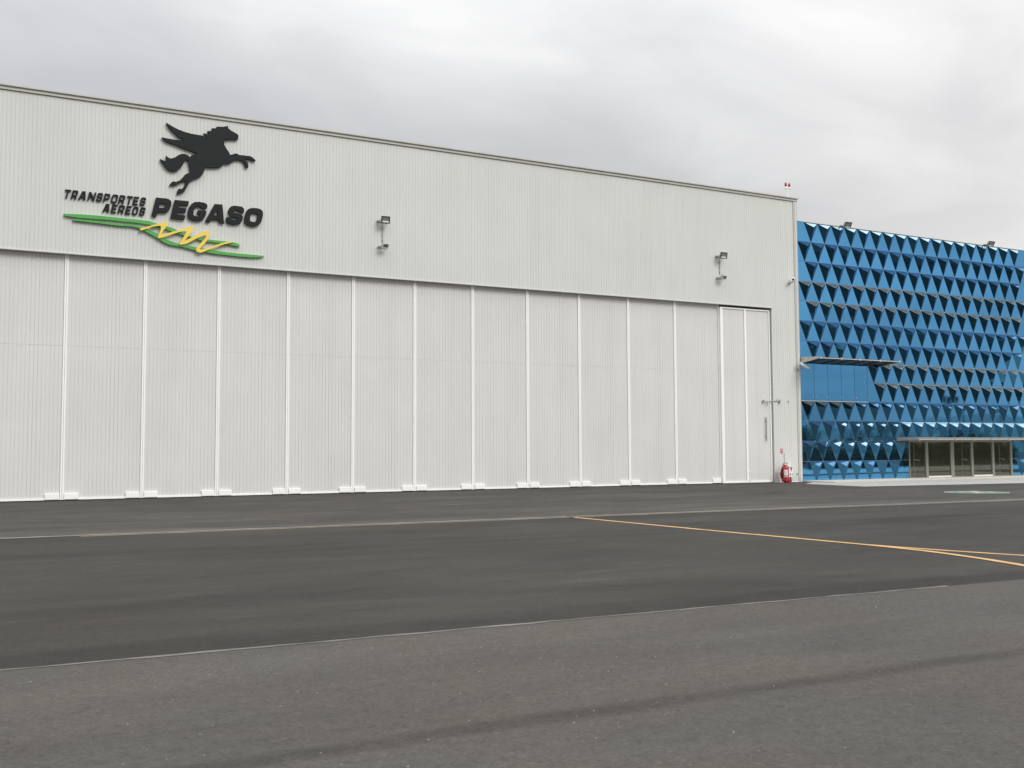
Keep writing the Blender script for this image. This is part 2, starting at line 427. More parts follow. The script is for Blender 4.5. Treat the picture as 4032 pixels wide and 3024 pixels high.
def strip(off0, off1, fn, x0, x1, z, name, mat, step=0.7, jit=0.0, seed=1):
    r = random.Random(seed); n = int((x1-x0)/step); mb = MB(); vs = []
    for i in range(n+1):
        x = x0+(x1-x0)*i/n
        vs += [(x, fn(x)+off0+r.uniform(-jit, jit), z), (x, fn(x)+off1+r.uniform(-jit, jit), z)]
    mb.add(vs, [(2*i, 2*i+2, 2*i+3, 2*i+1) for i in range(n)])
    return struct(mb.build(name, mat))
strip(-0.13, 0.0, yj, -40, 60, 0.004, 'drain_edge', 'drain_concrete', jit=0.008)
strip(-0.33, -0.13, yj, -2, 32, 0.004, 'drain_slot', 'slot', jit=0.012, seed=2)
strip(-0.42, -0.33, yj, 2.0, 10.5, 0.004, 'orange_edge_line', 'paint_dull', jit=0.01, seed=3)
strip(-0.43, -0.33, yj, 10.5, 34, 0.004, 'faded_edge_line', 'paint_faded', jit=0.012, seed=4)
strip(-0.028, 0.028, ye, -40, 10.6, 0.004, 'pavement_edge', 'pale_line', step=0.22, jit=0.02, seed=5)

def spline(pts, n=14):
    out = []
    P = [pts[0]] + pts + [pts[-1]]
    for i in range(1, len(P)-2):
        p0, p1, p2, p3 = (Vector(q) for q in P[i-1:i+3])
        for k in range(n):
            u = k/n
            out.append(0.5*((2*p1)+(p2-p0)*u+(2*p0-5*p1+4*p2-p3)*u*u+(3*p1-p0-3*p2+p3)*u**3))
    out.append(Vector(P[-2])); return out
def paintline(pts, w, z, name, mat, seed=0):
    r = random.Random(seed); q = spline([(a, b, 0) for a, b in pts]); vs = []
    for i, p in enumerate(q):
        d = (q[min(i+1, len(q)-1)]-q[max(i-1, 0)]).normalized(); nrm = Vector((-d.y, d.x, 0))
        for sg in (-1, 1):
            a = p + nrm*sg*(w/2+r.uniform(-0.004, 0.004)); vs.append((a.x, a.y, z))
    return struct(MB().add(vs, [(2*i, 2*i+1, 2*i+3, 2*i+2) for i in range(len(q)-1)]).build(name, mat))
paintline([(13.22, -16.14), (13.40, -19.2), (13.63, -22.81), (13.91, -25.49), (14.62, -27.9), (15.9, -30.6), (17.6, -33.5)], 0.14, 0.004, 'taxi_line', 'paint_orange', 8)
paintline([(13.60, -22.6), (13.72, -24.1), (13.82, -25.6), (13.74, -27.0), (13.30, -28.67), (12.5, -30.4), (11.0, -32.6)], 0.15, 0.008, 'curved_taxi_line', 'paint_orange', 9)

# assembly point sign painted on the apron
mk = thing('assembly_point_mark', 'faded round green mark with white arrows painted on the asphalt before the glass building', 'ground marking', (32.98, -12.55, 0.004))
MB().sheet([(1.12*math.cos(a*math.pi/20), 1.12*math.sin(a*math.pi/20)) for a in range(40)], 0.0).build('ring', 'markwhite', mk)
MB().sheet([(1.05*math.cos(a*math.pi/20), 1.05*math.sin(a*math.pi/20)) for a in range(40)], 0.004).build('disc', 'markgreen', mk)
arrow = [(-0.14, -0.95), (0.14, -0.95), (0.14, -0.58), (0.34, -0.58), (0, -0.14), (-0.34, -0.58), (-0.14, -0.58)]
ame = None
for k in range(4):
    if ame is None: ame = MB().sheet(arrow, 0.008).mesh('arrow', 'markwhite')
    a = put('arrow', ame, mk); a.rotation_euler.z = R(90*k+45)

# concrete pavement in front of the glass building
struct(MB().sheet([(35.9, -1.2), (34.25, -2.4), (34.0, -6.2), (42.9, -7.35), (60, -9.3), (60, -0.3), (36.3, -0.3)], 0.006).build('concrete_pavement', 'concrete'))
struct(MB().sheet([(47, -10.5), (86, -13.0), (86, -24.5), (50, -21.0)], 0.006).build('pale_reflection_ground', 'concrete'))  # unseen pale ground added for the light band mirrored in the facade
wk = MB().box(36.42, 62, -2.1, 0.0, 0.0, 0.055); wk = wk.build('walkway', 'sill'); struct(wk)
struct(MB().box(36.40, 62, -2.16, -2.103, 0.0, 0.05).build('kerb', 'coping'))

# loose pale stones on the near asphalt
mb = MB(); r = random.Random(11)
for i in range(190):
    y = -29.6 - 5.6*r.random()**1.3
    x = (y+38.3)*(-0.05 + 1.25*r.random())
    s_ = r.uniform(0.004, 0.010)
    vs = [(x+s_*r.uniform(.6, 1.3)*math.cos(a)*1.2, y+s_*r.uniform(.6, 1.3)*math.sin(a), 0.0) for a in (0.2, 1.6, 2.9, 4.4)]
    vs.append((x, y, s_*r.uniform(.6, 1.0)))
    mb.add(vs, [(0, 1, 4), (1, 2, 4), (2, 3, 4), (3, 0, 4)])
stuff(tag(mb.build('loose_stones', 'pebble'), 'small pale stones scattered over the near coarse asphalt', 'stones'))

# ------------------------------------------------------------------ the hangar
hangar = thing('hangar', 'long white ribbed aircraft hangar with a winged horse sign', 'hangar', (16, 20, 0))
hangar.location = (0, 0, 0)
ZH, ZT = 8.52, 13.98
PW = 0.1335
def panel_mesh(w, h, mat, gap=0.0018, ch=0.0016, d=0.012, slope=0.0):
    g = gap
    prof = [(g, d), (g, ch*1.2), (g+ch, 0.0), (w-g-ch, -slope), (w-g, ch*1.2), (w-g, d)]
    mb = MB(); n = len(prof)
    vs = [(x, y, 0) for x, y in prof] + [(x, y, h) for x, y in prof]
    fs = [(i, i+1, n+i+1, n+i) for i in range(n-1)] + [tuple(range(n))[::-1], tuple(range(n, 2*n))]
    return mb.add(vs, fs).mesh('cladding_panel', mat)
x_end = 36.12
nup = int((34.62+5.2)/PW)
x0 = 34.62 - nup*PW
pm = panel_mesh(PW, ZT-ZH-0.03, 'wall')
for i in range(nup):
    put('cladding_panel', pm, hangar, (x0+i*PW, rnd.uniform(-0.0015, 0.0015), ZH+0.03))
npier = 11; pwp = (x_end-34.62)/npier
pm2 = panel_mesh(pwp, ZT-0.04, 'wall')
for i in range(npier):
    put('cladding_panel', pm2, hangar, (34.62+i*pwp, rnd.uniform(-0.0015, 0.0015), 0.04))
# cladding beyond the frame on the left, as one part
mb = MB(); XW = -26.0
k = 0
while x0-(k+1)*PW > XW:
    xx = x0-(k+1)*PW
    mb.box(xx+0.006, xx+PW-0.006, 0, 0.022, ZH+0.03, ZT); k += 1
stuff(mb.build('distant_cladding', 'wall', hangar))
MB().box(XW, 34.6, 0.0125, 0.16, ZH+0.004, ZT+0.05).build('sheathing', 'wall', hangar)
MB().box(34.64, 36.20, 0.0125, 0.16, 0, ZT+0.05).build('sheathing', 'wall', hangar)
MB().box(34.60, 34.625, -0.004, 0.42, 0, ZH).build('door_jamb', 'wall', hangar)
MB().box(XW, 34.63, -0.03, 0.30, ZH-0.012, ZH+0.024).build('drip_edge', 'wall', hangar)
MB().box(XW, 34.60, 0.36, 0.42, 7.9, ZH-0.014).build('door_head', 'darkgap', hangar)
MB().box(x_end+0.004, 36.37, -0.028, 0.17, 0.0, ZT+0.03).build('corner_trim', 'trim', hangar)
MB().box(x_end+0.10, 36.30, -0.04, -0.029, 0.0, ZT+0.02).build('corner_trim', 'wall', hangar)
MB().box(34.63, x_end, -0.012, 0.02, 0.0, 0.036).build('base_flashing', 'white', hangar)
MB().box(XW, 36.40, -0.055, 0.10, ZT+0.006, ZT+0.065).build('flashing', 'coping', hangar)
MB().box(XW, 36.41, -0.03, 0.14, ZT+0.066, ZT+0.125).build('flashing', 'wall', hangar)
MB().box(XW, 36.46, -0.10, 0.34, ZT+0.126, ZT+0.172).build('coping', 'coping', hangar)
MB().box(XW, 36.20, 0.161, 44, ZH+1.5, ZT+0.12).box(XW, 36.2, 0.43, 44, 0.0, ZH+1.49).build('hangar_body', 'wall', hangar)
MB().box(XW+0.2, 36.0, 0.4, 43.8, ZT+0.121, ZT+0.16).build('roof', 'roof', hangar)

# ------------------------------------------------------------------ the sliding door leaves
YD = 0.20; KX = (38.301+YD)/38.301
LW = 2.5888*KX; X0 = 2.8241*KX
ZM = 5.33
def leaf_parts():
    root = thing('hangar_door_leaf', '', 'hangar door', (0, 0, 0), 'sliding leaves of the hangar door')
    st = MB().bbox(0.004, 0.060, -0.045, 0.05, 0.03, 8.9, 0.004).mesh('frame_stile', 'white')
    put('frame_stile', st, root); put('frame_stile', st, root, (LW-0.064, 0, 0))
    MB().bbox(0.061, LW-0.061, -0.04, 0.05, 0.025, 0.085, 0.006).build('bottom_rail', 'white', root)
    nb = 19; bw = (LW-0.122)/nb
    low = [panel_mesh(bw, ZM-0.09, 'door', gap=0.0017, ch=0.0016, d=0.012), panel_mesh(bw, ZM-0.09, 'door', gap=0.0036, ch=0.003, d=0.012)]
    hi = [panel_mesh(bw, 8.9-ZM-0.006, 'door', gap=0.0017, ch=0.0016, d=0.012), panel_mesh(bw, 8.9-ZM-0.006, 'door', gap=0.0036, ch=0.003, d=0.012)]
    for i in range(nb):
        k = 1 if i in (11, 12) else 0
        dy = rnd.uniform(-0.0012, 0.0012)
        put('cladding_panel', low[k], root, (0.061+i*bw, dy, 0.086))
        put('cladding_panel', hi[k], root, (0.061+i*bw, dy+0.001, ZM+0.002))
    MB().box(0.03, LW-0.03, 0.0125, 0.05, 0.04, 8.88).build('backing', 'door', root)
    wc = MB().bbox(0, 0.46, -0.075, -0.002, 0.045, 0.235, 0.008).mesh('wheel_cover', 'white')
    put('wheel_cover', wc, root, (0.075, 0, 0)); put('wheel_cover', wc, root, (LW-0.535, 0, 0))
    MB().box(0.05, LW-0.05, 0.0, 0.045, 0.001, 0.024).build('floor_seal', 'rubber', root)
    return root
leaf = leaf_parts()
def clone(root):
    c = root.copy(); COL.objects.link(c)
    for ch in list(root.children):
        d = ch.copy(); COL.objects.link(d); d.parent = c
        for g in list(ch.children):
            e = g.copy(); COL.objects.link(e); e.parent = d
    return c
leaf_labels = {
 -2: 'ribbed white hangar door leaf outside the left edge of the view',
 -1: 'ribbed white hangar door leaf cut off by the left edge of the photo',
 0: 'ribbed white hangar door leaf below the small lettering TRANSPORTES',
 1: 'ribbed white hangar door leaf below the large lettering PEGASO',
 2: 'ribbed white hangar door leaf just right of the whole sign',
 3: 'second ribbed white hangar door leaf right of the sign',
 4: 'ribbed white hangar door leaf straight below the middle wall floodlights',
 5: 'first ribbed door leaf to the right of the middle floodlights',
 6: 'second ribbed door leaf to the right of the middle floodlights',
 7: 'third ribbed door leaf to the right of the middle floodlights',
 8: 'third ribbed door leaf to the left of the framed double leaf',
 9: 'second ribbed door leaf to the left of the framed double leaf',
 10: 'ribbed white door leaf next to the framed double leaf'}
first = True
for i in range(-3, 11):
    L = leaf if first else clone(leaf)
    first = False
    L.location = (X0+i*LW, YD, 0)
    L['label'] = leaf_labels.get(i, 'ribbed white hangar door leaf far outside the left edge')
# framed double leaf at the right end
fx0, fx1, fm = X0+11*LW, 34.52, 32.98
fl = thing('framed_door_leaf', 'white framed double door leaf at the right end of the hangar opening', 'hangar door', (0, 0.09, 0))
def rel(a): return a
YF = 0.0
MB().bbox(fx0, fx0+0.15, YF-0.03, YF+0.08, 0.02, 8.40, 0.006).build('frame_stile', 'white', fl)
MB().bbox(fm-0.055, fm+0.055, YF-0.03, YF+0.08, 0.02, 8.34, 0.006).build('frame_stile', 'white', fl)
MB().bbox(fx1-0.06, fx1, YF-0.03, YF+0.08, 0.02, 8.40, 0.006).build('frame_stile', 'white', fl)
MB().bbox(fx0+0.151, fx1-0.061, YF-0.03, YF+0.08, 8.341, 8.40, 0.006).build('top_rail', 'white', fl)
for a, b in ((fx0+0.151, fm-0.056), (fm+0.056, fx1-0.061)):
    MB().bbox(a, b, YF-0.03, YF+0.08, 0.02, 0.10, 0.006).build('bottom_rail', 'white', fl)
    n = 10; bw = (b-a)/n
    lo = panel_mesh(bw, ZM-0.16, 'door', 0.0012, 0.0012, 0.005); hi = panel_mesh(bw, 8.34-ZM+0.056, 'door', 0.0012, 0.0012, 0.005)
    lo2 = panel_mesh(bw-0.008, ZM-0.16, 'door', 0.004, 0.003, 0.006); hi2 = panel_mesh(bw-0.008, 8.34-ZM+0.056, 'door', 0.004, 0.003, 0.006)
    for i in range(n):
        k = i == 4
        put('cladding_panel', lo2 if k else lo, fl, (a+i*bw+(0.008 if k else 0), YF+0.012, 0.101))
        put('cladding_panel', hi2 if k else hi, fl, (a+i*bw+(0.008 if k else 0), YF+0.012, ZM-0.055))
MB().box(fx0+0.02, fx1-0.02, YF+0.0185, YF+0.06, 0.03, 8.38).build('backing', 'door', fl)
# locking bar, pull handle and floor bolt
b = MB(); b.tube([(34.02, YF-0.06, 3.93), (34.56, YF-0.09, 3.95), (34.98, YF-0.16, 3.97)], 0.018, 8)
b.bbox(33.98, 34.05, YF-0.09, YF-0.032, 3.86, 4.0, 0.004); b.bbox(34.93, 34.99, YF-0.17, YF-0.093, 3.84, 4.02, 0.004)
b.tube([(34.2, YF-0.06, 3.93), (34.27, YF-0.08, 3.70)], 0.016, 8); b.tube([(34.8, YF-0.12, 3.96), (34.8, YF-0.12, 4.05)], 0.012, 8)
b.build('locking_bar', 'metal', fl)
b = MB(); b.bbox(34.14, 34.18, YF-0.075, YF-0.04, 2.02, 3.18, 0.004); b.bbox(34.145, 34.175, YF-0.041, YF+0.011, 2.2, 2.26, 0.003); b.bbox(34.145, 34.175, YF-0.041, YF+0.011, 2.95, 3.01, 0.003)
b.build('pull_handle', 'metal', fl)
b = MB(); b.bbox(fm+0.06, fm+0.12, YF-0.07, YF-0.003, 0.50, 0.58, 0.004); b.tube([(fm+0.09, YF-0.05, 0.04), (fm+0.09, YF-0.05, 0.5)], 0.012, 8); b.bbox(fm+0.065, fm+0.115, YF-0.065, YF-0.003, 0.16, 0.2, 0.003)
b.build('floor_bolt', 'white', fl)
SIGN = {"horse":[[[6.031,13.568],[6.235,13.465],[6.449,13.379],[6.683,13.318],[6.919,13.286],[7.116,13.276],[7.294,13.272],[7.413,13.231],[7.473,13.177],[7.504,13.13],[7.463,13.227],[7.402,13.302],[7.348,13.362],[7.481,13.348],[7.561,13.372],[7.51,13.421],[7.494,13.466],[7.699,13.499],[7.678,13.548],[7.643,13.591],[7.858,13.622],[7.837,13.654],[7.823,13.683],[8.068,13.708],[8.118,13.736],[8.169,13.737],[8.233,13.784],[8.24,13.681],[8.374,13.595],[8.578,13.508],[8.63,13.453],[8.611,13.314],[8.54,13.287],[8.377,13.281],[8.175,13.233],[8.124,13.246],[8.101,13.16],[8.107,13.035],[8.179,12.91],[8.261,12.806],[8.334,12.68],[8.415,12.711],[8.526,12.763],[8.608,12.757],[8.659,12.722],[8.854,12.727],[9.06,12.732],[9.164,12.693],[9.285,12.593],[9.258,12.568],[9.103,12.591],[8.958,12.614],[8.855,12.611],[8.918,12.546],[8.991,12.45],[9.008,12.347],[8.999,12.283],[8.89,12.29],[8.874,12.383],[8.815,12.491],[8.733,12.533],[8.569,12.533],[8.448,12.475],[8.367,12.402],[8.307,12.349],[8.115,12.329],[8.006,12.211],[7.926,12.159],[7.567,12.104],[7.428,12.118],[7.391,11.948],[7.333,11.818],[7.216,11.701],[7.079,11.633],[6.943,11.556],[6.866,11.475],[6.819,11.347],[6.753,11.217],[6.696,11.108],[6.561,11.042],[6.427,10.987],[6.463,11.102],[6.501,11.198],[6.598,11.189],[6.674,11.269],[6.731,11.398],[6.739,11.521],[6.594,11.463],[6.479,11.378],[6.364,11.304],[6.172,11.288],[6.228,11.379],[6.304,11.445],[6.401,11.43],[6.535,11.507],[6.63,11.61],[6.687,11.709],[6.764,11.779],[6.9,11.827],[6.879,11.926],[6.847,12.106],[6.825,12.267],[6.737,12.318],[6.69,12.209],[6.624,12.078],[6.528,11.944],[6.433,11.851],[6.318,11.806],[6.125,11.833],[6.008,11.94],[5.95,12.034],[5.872,12.115],[5.836,12.206],[5.948,12.165],[6.072,12.161],[6.042,12.248],[6.05,12.361],[6.118,12.289],[6.215,12.267],[6.349,12.329],[6.463,12.425],[6.559,12.482],[6.676,12.51],[6.774,12.486],[6.882,12.414],[6.93,12.486],[7.047,12.542],[7.165,12.568],[6.928,12.64],[6.732,12.685],[6.536,12.741],[6.303,12.811],[6.129,12.849],[5.994,12.891],[5.881,13.008],[6.107,12.988],[6.377,12.985],[6.64,12.99],[6.609,13.047],[6.453,13.108],[6.336,13.204],[6.218,13.299],[6.12,13.397],[6.061,13.491]]],"P":[[[5.722,10.782],[6.084,10.787],[6.17,10.766],[6.238,10.713],[6.254,10.634],[6.241,10.521],[6.195,10.395],[6.129,10.308],[6.034,10.263],[5.773,10.251],[5.738,10.086],[5.572,10.1]],[[5.844,10.59],[6.01,10.592],[6.059,10.557],[6.041,10.47],[6.003,10.431],[5.832,10.427]]],"E":[[[6.372,10.768],[6.866,10.772],[6.844,10.611],[6.519,10.597],[6.501,10.499],[6.783,10.496],[6.751,10.337],[6.475,10.339],[6.457,10.241],[6.752,10.235],[6.716,10.074],[6.229,10.081]]],"G":[[[7.459,10.533],[7.513,10.596],[7.532,10.669],[7.496,10.738],[7.406,10.779],[7.199,10.787],[7.052,10.756],[6.956,10.679],[6.889,10.57],[6.843,10.382],[6.83,10.238],[6.865,10.15],[6.944,10.097],[7.081,10.07],[7.238,10.086],[7.366,10.14],[7.433,10.228],[7.472,10.335],[7.494,10.476],[7.194,10.475],[7.161,10.354],[7.255,10.328],[7.241,10.255],[7.158,10.241],[7.059,10.257],[7.029,10.3],[7.038,10.402],[7.065,10.528],[7.103,10.603],[7.211,10.615],[7.31,10.595],[7.35,10.537]]],"A":[[[7.788,10.771],[8.068,10.777],[8.139,10.077],[7.963,10.097],[7.946,10.197],[7.682,10.187],[7.616,10.068],[7.461,10.1]],[[7.874,10.566],[7.924,10.351],[7.773,10.351]]],"S":[[[8.849,10.543],[8.875,10.633],[8.858,10.718],[8.777,10.775],[8.522,10.785],[8.385,10.744],[8.313,10.65],[8.282,10.549],[8.305,10.444],[8.379,10.365],[8.485,10.338],[8.612,10.324],[8.629,10.282],[8.592,10.246],[8.486,10.241],[8.412,10.266],[8.39,10.328],[8.227,10.328],[8.213,10.24],[8.235,10.124],[8.319,10.089],[8.488,10.073],[8.636,10.099],[8.742,10.142],[8.804,10.256],[8.829,10.4],[8.791,10.461],[8.706,10.49],[8.483,10.516],[8.487,10.592],[8.545,10.625],[8.63,10.629],[8.673,10.568]]],"O":[[[9.055,10.728],[9.162,10.767],[9.334,10.779],[9.486,10.752],[9.563,10.683],[9.58,10.575],[9.555,10.419],[9.513,10.273],[9.438,10.167],[9.32,10.095],[9.17,10.075],[9.019,10.104],[8.912,10.158],[8.889,10.265],[8.904,10.418],[8.95,10.597],[8.992,10.678]],[[9.132,10.567],[9.239,10.589],[9.38,10.56],[9.376,10.466],[9.339,10.321],[9.297,10.256],[9.2,10.241],[9.103,10.259],[9.081,10.322],[9.101,10.46]]],"ribbon_up":[[[2.688,9.882],[3.212,9.915],[3.838,9.927],[4.475,9.919],[5.122,9.915],[5.482,9.904],[5.493,9.907],[5.77,9.835],[6.126,9.77],[6.306,9.729],[6.475,9.663],[6.645,9.596],[6.781,9.538],[6.895,9.501],[7.01,9.476],[7.216,9.448],[7.422,9.431],[7.413,9.433],[7.597,9.422],[7.862,9.419],[8.129,9.416],[8.33,9.407],[8.506,9.402],[8.655,9.374],[8.723,9.318],[8.731,9.284],[8.67,9.264],[8.507,9.278],[8.305,9.308],[8.037,9.325],[7.77,9.342],[7.532,9.341],[7.374,9.354],[7.112,9.398],[6.987,9.427],[6.851,9.462],[6.68,9.499],[6.476,9.557],[6.263,9.601],[6.083,9.666],[5.882,9.711],[5.749,9.733],[5.528,9.77],[5.309,9.784],[5.091,9.803],[4.718,9.797],[4.157,9.81],[3.683,9.796],[3.215,9.783],[2.905,9.802],[2.72,9.809]]],"ribbon_low":[[[2.976,9.717],[3.371,9.731],[3.842,9.718],[4.398,9.696],[4.963,9.7],[5.093,9.704],[5.29,9.648],[5.532,9.578],[5.809,9.47],[6.033,9.339],[6.201,9.261],[6.426,9.199],[6.765,9.135],[6.855,9.138],[7.155,9.104],[7.417,9.079],[7.681,9.061],[7.907,9.033],[8.308,9.006],[8.781,8.998],[9.26,8.996],[9.647,8.987],[9.467,8.923],[9.192,8.893],[8.715,8.888],[8.176,8.905],[7.776,8.919],[7.445,8.946],[7.117,8.985],[6.709,9.059],[6.427,9.093],[6.203,9.108],[6.002,9.184],[5.8,9.306],[5.589,9.415],[5.313,9.54],[5.127,9.62],[4.882,9.648],[4.4,9.636],[3.843,9.658],[3.372,9.671],[2.992,9.676]]],"zigzag":[[[5.179,9.55],[5.2,9.599],[5.466,9.7],[5.739,9.802],[5.871,9.833],[6.014,9.894],[6.114,9.892],[6.132,9.853],[6.105,9.78],[6.018,9.643],[5.915,9.492],[5.927,9.458],[6.032,9.48],[6.465,9.638],[6.745,9.754],[6.914,9.817],[7.005,9.838],[7.028,9.799],[6.973,9.651],[6.851,9.462],[6.729,9.309],[6.751,9.3],[6.976,9.438],[7.259,9.613],[7.293,9.662],[7.397,9.699],[7.581,9.717],[7.622,9.645],[7.571,9.463],[7.468,9.291],[7.275,9.056],[7.288,9.01],[7.406,9.041],[7.76,9.194],[8.024,9.313],[8.291,9.399],[8.452,9.407],[8.398,9.367],[8.158,9.298],[7.761,9.126],[7.407,8.946],[7.277,8.901],[7.159,8.931],[7.132,9.003],[7.17,9.101],[7.363,9.336],[7.479,9.482],[7.491,9.565],[7.399,9.55],[7.165,9.426],[6.843,9.221],[6.731,9.168],[6.585,9.126],[6.551,9.164],[6.616,9.287],[6.737,9.523],[6.781,9.621],[6.746,9.653],[6.578,9.614],[6.188,9.448],[5.945,9.332],[5.835,9.298],[5.791,9.317],[5.833,9.461],[5.896,9.643],[5.895,9.736],[5.85,9.761],[5.63,9.71],[5.358,9.585],[5.229,9.526]]]}

# ------------------------------------------------------------------ the sign on the hangar
def rounded(pts):
    out = []; n = len(pts)
    for i, p in enumerate(pts):
        r = p[2] if len(p) > 2 else 0
        if not r: out.append((p[0], p[1])); continue
        a, b, c = Vector(pts[i-1][:2]), Vector(p[:2]), Vector(pts[(i+1) % n][:2])
        u, v = (a-b).normalized(), (c-b).normalized()
        for k in range(5):
            s = k/4; q = (b+u*r)*(1-s)**2 + b*2*s*(1-s) + (b+v*r)*s*s
            out.append((q.x, q.y))
    return out
H = 0.30
def glyph(ch, w, t=0.054, th=0.046):
    r = 0.06
    if ch == 'T':
        m_ = w/2; return [[(0, H), (0, H-th), (m_-t/2, H-th), (m_-t/2, 0), (m_+t/2, 0), (m_+t/2, H-th), (w, H-th), (w, H)]]
    if ch == 'E':
        return [[(0, 0), (w, 0), (w, th), (t, th), (t, (H-th)/2), (w-0.02, (H-th)/2), (w-0.02, (H+th)/2), (t, (H+th)/2), (t, H-th), (w, H-th), (w, H), (0, H)]]
    if ch == 'P':
        q = 0.095
        return [[(0, 0), (t, 0), (t, q), (w, q, r), (w, H, r), (0, H)], [(t, q+th*.9), (w-t, q+th*.9, .02), (w-t, H-th, .02), (t, H-th)]]
    if ch == 'R':
        q = 0.10
        return [[(0, 0), (t, 0), (t, q), (w-t-.03, q, .02), (w-t-.012, 0), (w-.008, 0), (w-.02, q+.02, .015), (w, q+.05, .02), (w, H, r), (0, H)], [(t, q+th*.9), (w-t, q+th*.9, .015), (w-t, H-th, .015), (t, H-th)]]
    if ch == 'A':
        m_ = w/2
        return [[(0-.03, 0), (t-.025, 0), (t+.012, .075), (w-t-.012, .075), (w-t+.018, 0), (w+.018, 0), (m_+.052, H), (m_-.052, H)], [(m_, H-.075), (m_-.037, .13), (m_+.037, .13)]]
    if ch == 'N':
        return [[(0, 0), (t, 0), (t, H-.12), (w-t-.01, 0), (w, 0), (w, H), (w-t, H), (w-t, .12), (t+.01, H), (0, H)]]
    if ch == 'O':
        return [[(0, 0, .08), (w, 0, .08), (w, H, .08), (0, H, .08)], [(t, th, .035), (t, H-th, .035), (w-t, H-th, .035), (w-t, th, .035)]]
    if ch == 'S':
        h2 = H/2
        return [[(0, 0, .07), (w, 0, .07), (w, h2+th*.45, .06), (t, h2+th*.45, .02), (t, H-th, .02), (w-t, H-th, .01), (w-t, H-.092), (w, H-.092), (w, H, .07),
                 (0, H, .07), (0, h2-th*.45, .06), (w-t, h2-th*.45, .02), (w-t, th, .02), (t, th, .02), (t, .092), (0, .092)]]
SH = 0.21
def place(gl_, x, z):
    return [[(x+p[0]+SH*p[1], z+p[1]) for p in rounded(r)] for r in gl_]
sign = thing('company_sign', 'black winged horse above the words TRANSPORTES AEREOS PEGASO with green and yellow ribbons', 'sign', (0, 0, 0))
sgn = lambda name, rings, mat, y0=-0.11, y1=-0.012: MB().prism(rings, y0, y1).build(name, mat, sign)
sgn('winged_horse', SIGN['horse'], 'black')
for ch in 'PEGASO': sgn('large_letter', SIGN[ch], 'black')
for ch, x, w in (('T', 2.655, .20), ('R', 2.90, .185), ('A', 3.165, .185), ('N', 3.43, .235), ('S', 3.71, .185), ('P', 3.94, .19), ('O', 4.19, .205), ('R', 4.44, .195), ('T', 4.69, .20), ('E', 4.92, .175), ('S', 5.155, .18)):
    sgn('small_letter', place(glyph(ch, w), x, 10.445), 'black', -0.075)
for ch, x, w in (('A', 3.955, .175), ('E', 4.20, .175), ('R', 4.43, .195), ('E', 4.675, .175), ('O', 4.90, .19), ('S', 5.145, .18)):
    sgn('small_letter', place(glyph(ch, w), x, 10.085), 'black', -0.075)
sgn('accent', place([[(0, 0), (.05, 0), (.10, .055), (.045, .055)]], 4.26, 10.392), 'black', -0.075)
sgn('green_ribbon', SIGN['ribbon_up'], 'green', -0.10)
sgn('green_ribbon', SIGN['ribbon_low'], 'green', -0.10)
sgn('yellow_zigzag', SIGN['zigzag'], 'yellow', -0.15, -0.102)

# ------------------------------------------------------------------ wall floodlights
def floodlight(loc, label, w, h, tilt, turn, group, glassrow=True, frame='blackplastic'):
    """fixture on a wall bracket: loc = bracket point on the wall"""
    t_ = thing('floodlight', label, 'floodlight', loc, group)
    rot = Matrix.Translation((0.0, -0.30, 0.0)) @ Matrix.Rotation(turn, 4, 'Z') @ Matrix.Rotation(tilt, 4, 'X')
    fr_ = 0.032
    b = MB().bbox(-w/2, w/2, -0.035, 0.035, -h/2, h/2, 0.012); b.bbox(-w/2+.03, w/2-.03, 0.036, 0.085, -h/2+.04, h/2-.04, 0.012)
    for i in range(7):
        xx = -w/2+.05+i*(w-.1)/6; b.box(xx-.004, xx+.004, 0.086, 0.115, -h/2+.05, h/2-.05)
    b.xform(rot).build('housing', 'metal' if frame == 'white' else 'metal', t_)
    b = MB()
    b.prism([[(-w/2-.004, -h/2-.004), (w/2+.004, -h/2-.004), (w/2+.004, h/2+.004), (-w/2-.004, h/2+.004)],
             [(-w/2+fr_, -h/2+fr_), (-w/2+fr_, h/2-fr_), (w/2-fr_, h/2-fr_), (w/2-fr_, -h/2+fr_)]], -0.055, -0.036)
    b.xform(rot).build('bezel', frame, t_)
    MB().box(-w/2+fr_, w/2-fr_, -0.042, -0.0365, -h/2+fr_, h/2-fr_).xform(rot).build('lens', 'lampglass', t_)
    if glassrow:
        MB().bbox(-w/2+fr_+.006, w/2-fr_-.02, -0.05, -0.0425, -h/2+fr_+.004, -h/2+fr_+.055, 0.003).xform(rot).build('reflector', 'white', t_)
    b = MB().tube([(-w/2-.02, -0.29, 0.0), (-w/2-.025, -0.08, -0.02), (-w/2-.02, -0.02, -0.02)], 0.014, 8)
    b.tube([(w/2+.02, -0.29, 0.0), (w/2+.025, -0.08, -0.02), (w/2+.02, -0.02, -0.02)], 0.014, 8)
    b.bbox(-w/2-.05, w/2+.05, -0.03, -0.012, -0.06, 0.02, 0.006); b.bbox(-w/2-.10, -w/2-.04, -0.10, -0.04, -0.05, 0.02, 0.012)
    b.build('bracket', 'metal', t_)
    return t_
gF = 'floodlights on the hangar wall'
